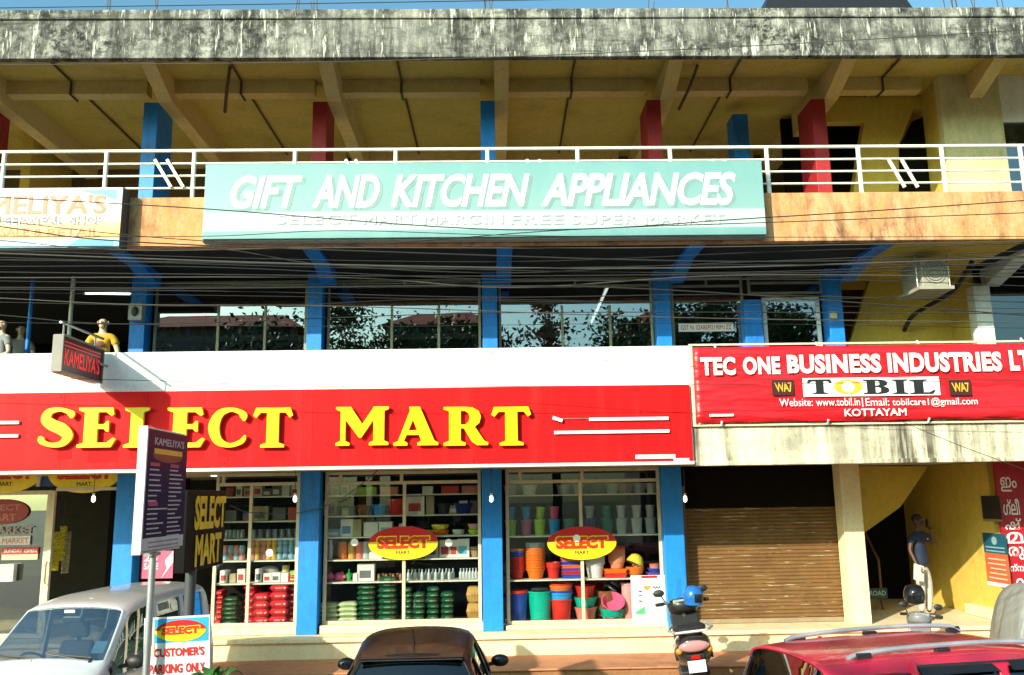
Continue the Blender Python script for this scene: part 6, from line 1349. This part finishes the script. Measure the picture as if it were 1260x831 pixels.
pc = [q + rr @ Vector(v_) for v_ in ((-.13, -.03, -.11), (.13, -.03, -.17), (.17, -.03, .09), (-.08, -.03, .15))]
tag(MB().add([v_ + rr @ Vector((0, d_, 0)) for d_ in (0, .004) for v_ in pc], [(0, 1, 2, 3), (7, 6, 5, 4), (0, 4, 5, 1), (1, 5, 6, 2), (2, 6, 7, 3), (3, 7, 4, 0)]).build('paper', WHITE), 'white sheet of paper held in the standing man\'s lowered hand', 'paper')
q = place(T, (.125, -.09, 1.575)); tag(MB().box((q.x - .012, q.y - .035, q.z - .07), (q.x + .012, q.y + .035, q.z + .07)).build('phone', BLACK, bevel=.006), 'black phone held in the standing man\'s raised hand', 'phone')

SKM = M('mannequin_skin', (.58, .44, .30), .4, 0, .05)
def mannequin(label, px_, py_top, Y, shirt, rz, J, floor=3.952):
    T = thing('mannequin', label, 'mannequin'); figure(T, SKM, J); face(T, J['head'], SKM, False); torso_shirt(T, shirt, J)
    skin('trousers', P, [(0, 1), (1, 2), (2, 3), (3, 4), (1, 5), (5, 6), (6, 7)], M('dark_trousers', (.03, .03, .04), .8), T)
    p = at(px_, py_top, Y); T.location = (p.x, Y, p.z - 1.73); T.rotation_euler = (0, 0, rz)
    MB().lathe([(.2, -.02), (.2, 0), (.02, .02), (.02, .3), (0, .3)], (0, 0, -.06 if False else 0), 18).build('stand', steel_m, T, True); return T
JM = dict(head=(0.0, -.012, 1.605), le=(.24, .0, 1.13), lw=(.27, -.05, .88), re=(-.24, .0, 1.13), rw=(-.27, -.05, .88), lk=(.09, -.01, .48), la=(.09, .02, .09), rk=(-.09, -.01, .48), ra=(-.09, .02, .09), lside=(0, 1, 0), lcurl=(-1, 0, 0), rside=(0, 1, 0), rcurl=(1, 0, 0))
mt, nt_, bs = newmat('yellow_printed_shirt'); v = coords(nt_); sp = nt_.nodes.new('ShaderNodeSeparateXYZ'); nt_.links.new(v, sp.inputs[0])
a_ = ramp(nt_, sp.outputs[2], [(0, 0), (1, 1)])
bs.inputs['Base Color'].default_value = (.60, .34, .02, 1); bs.inputs['Roughness'].default_value = .8
T = mannequin('mannequin in a yellow printed T shirt behind the white parapet', 128, 389, 14.2, mt, R(8), JM); T.scale = (1.06, 1.06, 1.0)
MB().ball((.0, -.108, 1.24), (.07, .008, .05), 10).build('print', M('brown_print', (.12, .03, .02), .6), T, True)
MB().ball((-.01, -.112, 1.13), (.085, .008, .055), 10).build('print', M('orange_shirt_print', (.62, .16, .02), .6), T, True)
T = mannequin('mannequin in a grey T shirt cut by the left edge of the view', 4, 391, 14.5, M('grey_shirt', (.20, .21, .22), .8), R(-30), dict(JM, lw=(.12, -.22, .98), le=(.28, -.02, 1.10)))
mt2 = M('pale_shirt', (.28, .27, .25), .8); mannequin('mannequin in a pale shirt deeper in the open upstairs shop', 27, 398, 15.6, mt2, R(20), JM)

# ================================================================ WIRES
wm = M('weathered_cable', (.022, .021, .02), .8); wm2 = M('pale_cable', (.075, .07, .055), .8); wm3 = M('black_cable', (.02, .02, .02), .6)
WIRES = [([(0, 80), (420, 76), (840, 61), (1260, 37)], 11, wm2, .012, 'pale wire running under the roof edge across the whole view'),
 ([(0, 243), (250, 257), (630, 283), (940, 268), (1260, 247)], 10, wm3, .014, 'black cable sagging across the teal banner'),
 ([(0, 272), (200, 293), (420, 302), (700, 283), (1000, 272), (1260, 262)], 10.4, wm3, .012, 'black cable dipping under the white banner and rising to the right'),
 ([(0, 291), (250, 291), (420, 284), (640, 290), (940, 292), (1260, 291)], 10.8, wm3, .010, 'thin black cable along the lower edge of the teal banner'),
 ([(0, 279), (150, 297), (500, 311), (900, 322), (1260, 316)], 9.6, wm, .016, 'grey cable falling from the white banner to the right'),
 ([(0, 312), (420, 326), (840, 330), (1260, 317)], 10.2, wm2, .018, 'thick pale cable through the middle of the cable band'),
 ([(0, 320), (300, 324), (840, 336), (1260, 323)], 9.8, wm, .014, 'grey cable just below the thick pale one'),
 ([(0, 335), (180, 337), (500, 340), (840, 338), (1260, 331)], 10.6, wm, .014, 'level grey cable in the middle of the upstairs window band'),
 ([(0, 342), (420, 342), (630, 354), (900, 339), (1260, 341)], 10, wm2, .014, 'pale cable sagging to the middle blue column'),
 ([(0, 354), (250, 355), (600, 352), (840, 358), (1260, 388)], 9.4, wm, .015, 'grey cable dropping to the right across the air conditioner'),
 ([(0, 356), (300, 359), (600, 366), (900, 363), (1260, 372)], 10.3, wm, .012, 'thin grey cable just above the window transoms'),
 ([(0, 367), (170, 375), (420, 377), (840, 391), (1260, 397)], 9.9, wm2, .012, 'thin pale cable falling across the upstairs glass'),
 ([(0, 388), (180, 399), (630, 385), (1260, 386)], 10.1, wm, .012, 'lowest grey cable in front of the upstairs glass'),
 ([(0, 304), (250, 305), (400, 326), (620, 336), (840, 326), (1260, 309)], 10.7, wm, .013, 'grey cable curving below the teal banner'),
 ([(0, 296), (160, 308), (420, 305), (800, 305), (1260, 297)], 11, wm2, .014, 'pale cable along the shaded underside of the orange parapet'),
 ([(0, 464), (200, 469), (420, 476), (840, 474), (1260, 468)], 12.3, wm, .010, 'thin grey cable along the top of the long red board'),
 ([(560, 431), (840, 450), (1050, 463), (1400, 470)], 11.8, wm3, .009, 'thin black cable falling across the red company banner'),
 ([(1110, 519), (1180, 548), (1280, 585)], 12.4, wm3, .009, 'short black cable slanting below the red company banner'),
 ([(0, 308), (300, 318), (640, 322), (950, 310), (1260, 300)], 10.5, wm3, .010, 'black cable among the upper strands of the cable band'),
 ([(0, 328), (260, 329), (640, 345), (1000, 344), (1260, 352)], 9.7, wm3, .010, 'black cable crossing the middle strands of the band'),
 ([(0, 346), (350, 350), (700, 346), (1260, 336)], 10.9, wm3, .009, 'thin black cable climbing to the right through the band'),
 ([(0, 360), (420, 366), (800, 372), (1260, 362)], 10.1, wm3, .008, 'thin black cable in front of the window transoms'),
 ([(0, 372), (300, 377), (560, 368), (900, 375), (1260, 380)], 10.6, wm3, .008, 'thin wavering black cable at the top of the upstairs glass'),
 ([(0, 317), (500, 331), (900, 326), (1260, 327)], 9.3, wm3, .009, 'black cable beside the thick pale cable'),
 ([(0, 397), (420, 402), (840, 398), (1260, 404)], 10.4, wm3, .007, 'hair thin black cable across the middle of the upstairs glass'),
 ([(0, 10), (420, 4), (900, -4)], 11, wm3, .012, 'black cable across the sky above the roof edge')]
for pts, Y, mt_, r_, lab in WIRES:
    if pts[0][0] == 0:
        (x0, y0), (x1, y1) = pts[0], pts[1]; pts = [(-150, y0 - (y1 - y0) * 150 / (x1 - x0))] + pts
    if pts[-1][0] == 1260:
        (x0, y0), (x1, y1) = pts[-2], pts[-1]; pts = pts + [(1410, y1 + (y1 - y0) * 150 / (x1 - x0))]
    Y *= .62 if Y < 11.5 else 1
    pp = [at(a_, b_, Y) for a_, b_ in spline(pts, 8)]
    tag(MB().tube(pp, r_ * (.30 if Y < 8 else .5), 6).build('overhead_cable', mt_, None, True), lab, 'cable', 'cables strung in front of the facade')
pp = [at(a_, b_, 14.8) for a_, b_ in spline([(283, 622), (303, 630), (330, 632), (368, 631), (410, 619), (440, 600), (467, 577)], 6)]
tag(MB().tube(pp, .008, 6).build('hanging_wire', wm2, None, True), 'thin white wire sagging in front of the second blue column', 'wire')

# ---- AC unit with its pipe in the stair recess, meter box, speaker
a0 = swu = sw
a_, b_ = at(1132, 318, 13.75), at(1168, 352, 13.75)
T = thing('air_conditioner', 'pale air conditioner unit hanging in the yellow upstairs recess', 'air conditioner', ((a_.x + b_.x) / 2, 13.9, b_.z))
ACM = M('dusty_white_metal', (.34, .32, .25), .6); xc = (a_.x + b_.x) / 2; zt_ac = min(a_.z, 6.78)
MB().box((a_.x, 13.75, b_.z), (b_.x, 14.45, zt_ac)).build('case', ACM, T, bevel=.015)
b = MB()
for k in range(4): b.tube([(xc + .19 * math.cos(t_) * (k + 1) / 4, 13.742, (b_.z + zt_ac) / 2 + .19 * math.sin(t_) * (k + 1) / 4) for t_ in [j * .3307 for j in range(20)]], .006, 5, False)
b.build('fan_grille', M('dark_grille', (.10, .10, .09), .5), T, True)
MB().box((a_.x - .08, 13.70, b_.z - .06), (b_.x + .06, 14.5, b_.z - .004)).build('shelf', ACM, T)
for x_ in (a_.x - .06, b_.x + .04): MB().tube([(x_, 13.8, b_.z - .03), (x_, 13.8, 6.8)], .012, 6).build('hanger', steel_m, T)
pp = [at(*q) for q in ((1196, 322, 14.3), (1186, 340, 14.3), (1170, 360, 14.4), (1140, 378, 14.8), (1122, 390, 15.3), (1110, 412, 15.9))]
P_ = spline([tuple(q) for q in pp], 6); MB().tube(P_, .04, 8).build('pipe', M('black_pipe_wrap', (.02, .016, .012), .7), T, True)
p = at(169, 385, 14.8); S = thing('speaker', 'small grey loudspeaker fixed high on the leftmost blue column', 'speaker', (p.x, 14.8, p.z - .15))
MB().box((p.x - .12, 14.70, p.z - .15), (p.x + .12, 14.86, p.z + .15)).build('case', M('grey_case', (.40, .42, .42), .5), S, bevel=.015); MB().ball((p.x, 14.69, p.z), (.06, .02, .09), 12).build('cone', TRIM, S, True)
p = at(1025, 388, 14.85); tag(MB().box((p.x - .055, 14.80, p.z - .07), (p.x + .055, 14.866, p.z + .05)).build('switch_box', M('cream_plastic', (.62, .55, .32), .5), bevel=.008), 'small cream switch box on the right blue column upstairs', 'switch box')

# ================================================================ PLANTS AND THE OTHER SIDE OF THE STREET
LEAFM = M('broad_leaf_green', (.035, .13, .02), .4, 0, .4, 3); BARK = M('grey_bark', (.13, .10, .07), .9, 0, .3, 6, .4)
def broad_leaf(b, p, d, L, wd, droop):
    p, d = Vector(p), Vector(d).normalized(); sd = d.cross(Vector((0, 0, 1))).normalized(); vs = []; fs = []; n = 7
    for i in range(n + 1):
        t_ = i / n; c_ = p + d * L * t_ + Vector((0, 0, .25 * L * math.sin(t_ * 2) - droop * t_ * t_)); w_ = wd * (math.sin(math.pi * min(1, t_ * .93 + .05)) ** .75)
        vs += [c_ - sd * w_ + Vector((0, 0, w_ * .35)), c_, c_ + sd * w_ + Vector((0, 0, w_ * .35))]
    for i in range(n): a_ = i * 3; fs += [(a_, a_ + 1, a_ + 4, a_ + 3), (a_ + 1, a_ + 2, a_ + 5, a_ + 4)]
    b.add(vs, fs)
random.seed(4); c = at(252, 845, 7.0)
T = thing('roadside_shrub', 'broad leaved green shrub at the bottom left below the parking board', 'shrub', (c.x, 7.0, 0))
b = MB()
for k in range(40):
    a_ = random.uniform(0, 6.28); z_ = random.uniform(.6, 1.60); r_ = random.uniform(.02, .14); broad_leaf(b, (c.x + r_ * math.cos(a_), 7.0 + r_ * math.sin(a_), z_), (math.cos(a_), math.sin(a_), random.uniform(.1, .8)), random.uniform(.16, .25), random.uniform(.05, .08), random.uniform(.08, .22))
b.build('leaves', LEAFM, T, True, ang=180)
MB().tube([(c.x, 7.0, -.01), (c.x + .02, 7.0, .6), (c.x, 7.02, 1.62)], [.03, .022, .008], 8).tube([(c.x, 7.0, .3), (c.x + .1, 6.95, .8)], [.018, .006], 6).tube([(c.x, 7.0, .4), (c.x - .1, 7.05, .9)], [.018, .006], 6).build('stem', BARK, T, True)
def leafmat(name, a_, b_):
    mt, nt, bs = newmat(name); oi = coords(nt); c = mix(nt, ramp(nt, noise(nt, oi, 1.3, 3), [(.35, 0), (.65, 1)]), a_, b_); nt.links.new(c, bs.inputs['Base Color']); bs.inputs['Roughness'].default_value = .6; MATS[name] = mt; return mt
LM = [leafmat('tree_leaf', (.03, .075, .015), (.075, .13, .03)), leafmat('dark_tree_leaf', (.02, .055, .012), (.05, .09, .025)), leafmat('rusty_tree_leaf', (.22, .06, .02), (.12, .10, .02))]
def tree(label, x_, y_, h, r_, n, lm, seed, low=.45, gap=.5):
    rnd = random.Random(seed); T = thing('street_tree', label, 'tree', (x_, y_, 0), 'trees across the street'); b = MB(); cl = []
    b.tube([(x_, y_, 0), (x_ + .1, y_, h * .25), (x_ - .1, y_ + .1, h * .5), (x_, y_, h * .8)], [.28, .22, .16, .05], 8)
    for k in range(16):
        a_ = rnd.uniform(0, 6.28); z0 = rnd.uniform(low * .8, .7) * h; e = Vector((x_ + r_ * rnd.uniform(.3, 1) * math.cos(a_), y_ + r_ * rnd.uniform(.3, 1) * math.sin(a_), h * rnd.uniform(low, .97))); s_ = Vector((x_, y_, z0))
        b.tube([s_, s_.lerp(e, .5) + Vector((0, 0, .3)), e], [.09, .05, .015], 5); cl.append(e); cl.append(s_.lerp(e, .65))
    b.build('trunk', BARK, T, True); b = MB()
    for e in cl:
        rr = r_ * rnd.uniform(.28, .5)
        for k in range(n // len(cl)):
            d = Vector((rnd.gauss(0, 1), rnd.gauss(0, 1), rnd.gauss(0, .7))) * rr * gap; p = e + d; u_ = Vector((rnd.uniform(-1, 1), rnd.uniform(-1, 1), rnd.uniform(-1, 1))).normalized(); v_ = u_.orthogonal().normalized(); s_ = rnd.uniform(.09, .19)
            b.add([p - u_ * s_, p + v_ * s_ * .5, p + u_ * s_, p - v_ * s_ * .5], [(0, 1, 2, 3)])
    b.build('crown', lm, T)
tree('broad tree with gaps in its crown beside the red roofed house', -6.4, -12, 12.6, 3.6, 15000, LM[0], 1)
tree('dense green tree with a rounded crown facing the right upstairs window', 7.6, -12.5, 12.0, 3.0, 16000, LM[1], 2)
tree('dark tall tree opposite the blue double column', 12.3, -12, 12.6, 3.0, 16000, LM[1], 3)
tree('small rusty leaved tree rising before the pale sky', 3.0, -12.5, 12.9, 1.5, 1600, LM[2], 4, .7)
tree('low dense tree hiding the long grey house front', -13.5, -11.3, 11.6, 4.4, 15000, LM[1], 7)
tree('leafy tree at the far left across the street', -20.5, -13, 11.5, 3.5, 4000, LM[0], 5)
tree('low green tree in front of the tiled house', -.6, -11.5, 11.3, 3.4, 14000, LM[1], 6)
RT = weathered('red_roof_tile', (.42, .07, .03), (.24, .05, .03), (.50, .14, .07), (1, 1, 1), (.5, .75), (.55, .75), .3)
def house(label, x0, x1, y0, y1, ze, zr, wm_):
    T = thing('house', label, 'house', ((x0 + x1) / 2, (y0 + y1) / 2, 0), 'houses across the street')
    Box('wall', (x0 + .5, y0, 0), (x1 - .5, y1 - .6, ze), wm_, T)
    MB().add([(x0, y1, ze - .1), (x1, y1, ze - .1), (x1, y0 - .5, ze - .1), (x0, y0 - .5, ze - .1), (x0 + 1.6, (y0 + y1) / 2, zr), (x1 - 1.6, (y0 + y1) / 2, zr)], [(0, 1, 5, 4), (1, 2, 5), (2, 3, 4, 5), (3, 0, 4), (3, 2, 1, 0)]).build('roof', RT, T)
    n_ = int((x1 - x0 - 1) / 2.4)
    for fl in range(3):
        for k in range(n_):
            xx = x0 + 1.2 + 2.4 * k; f_ = MB().box((xx, y1 - .62, 1.2 + 3.4 * fl), (xx + 1.2, y1 - .56, 2.7 + 3.4 * fl)).build('window', frame_m, T); Box('pane', (xx + .06, y1 - .565, 1.26 + 3.4 * fl), (xx + 1.14, y1 - .555, 2.64 + 3.4 * fl), carglass, f_)
HW = M('grey_house_wall', (.14, .14, .12), .9); HW2 = M('dim_green_house_wall', (.08, .11, .09), .9)
house('long grey house with a red tiled roof across the street', -19, -9.6, -19, -12.8, 11.7, 12.8, HW)
house('green grey house with a red tiled roof behind the low tree', -5.6, .4, -19, -12.8, 11.7, 12.8, HW2)
house('narrow house with a red tiled roof behind the dense tree', 7.0, 11.6, -20, -14, 11.9, 13.0, HW)
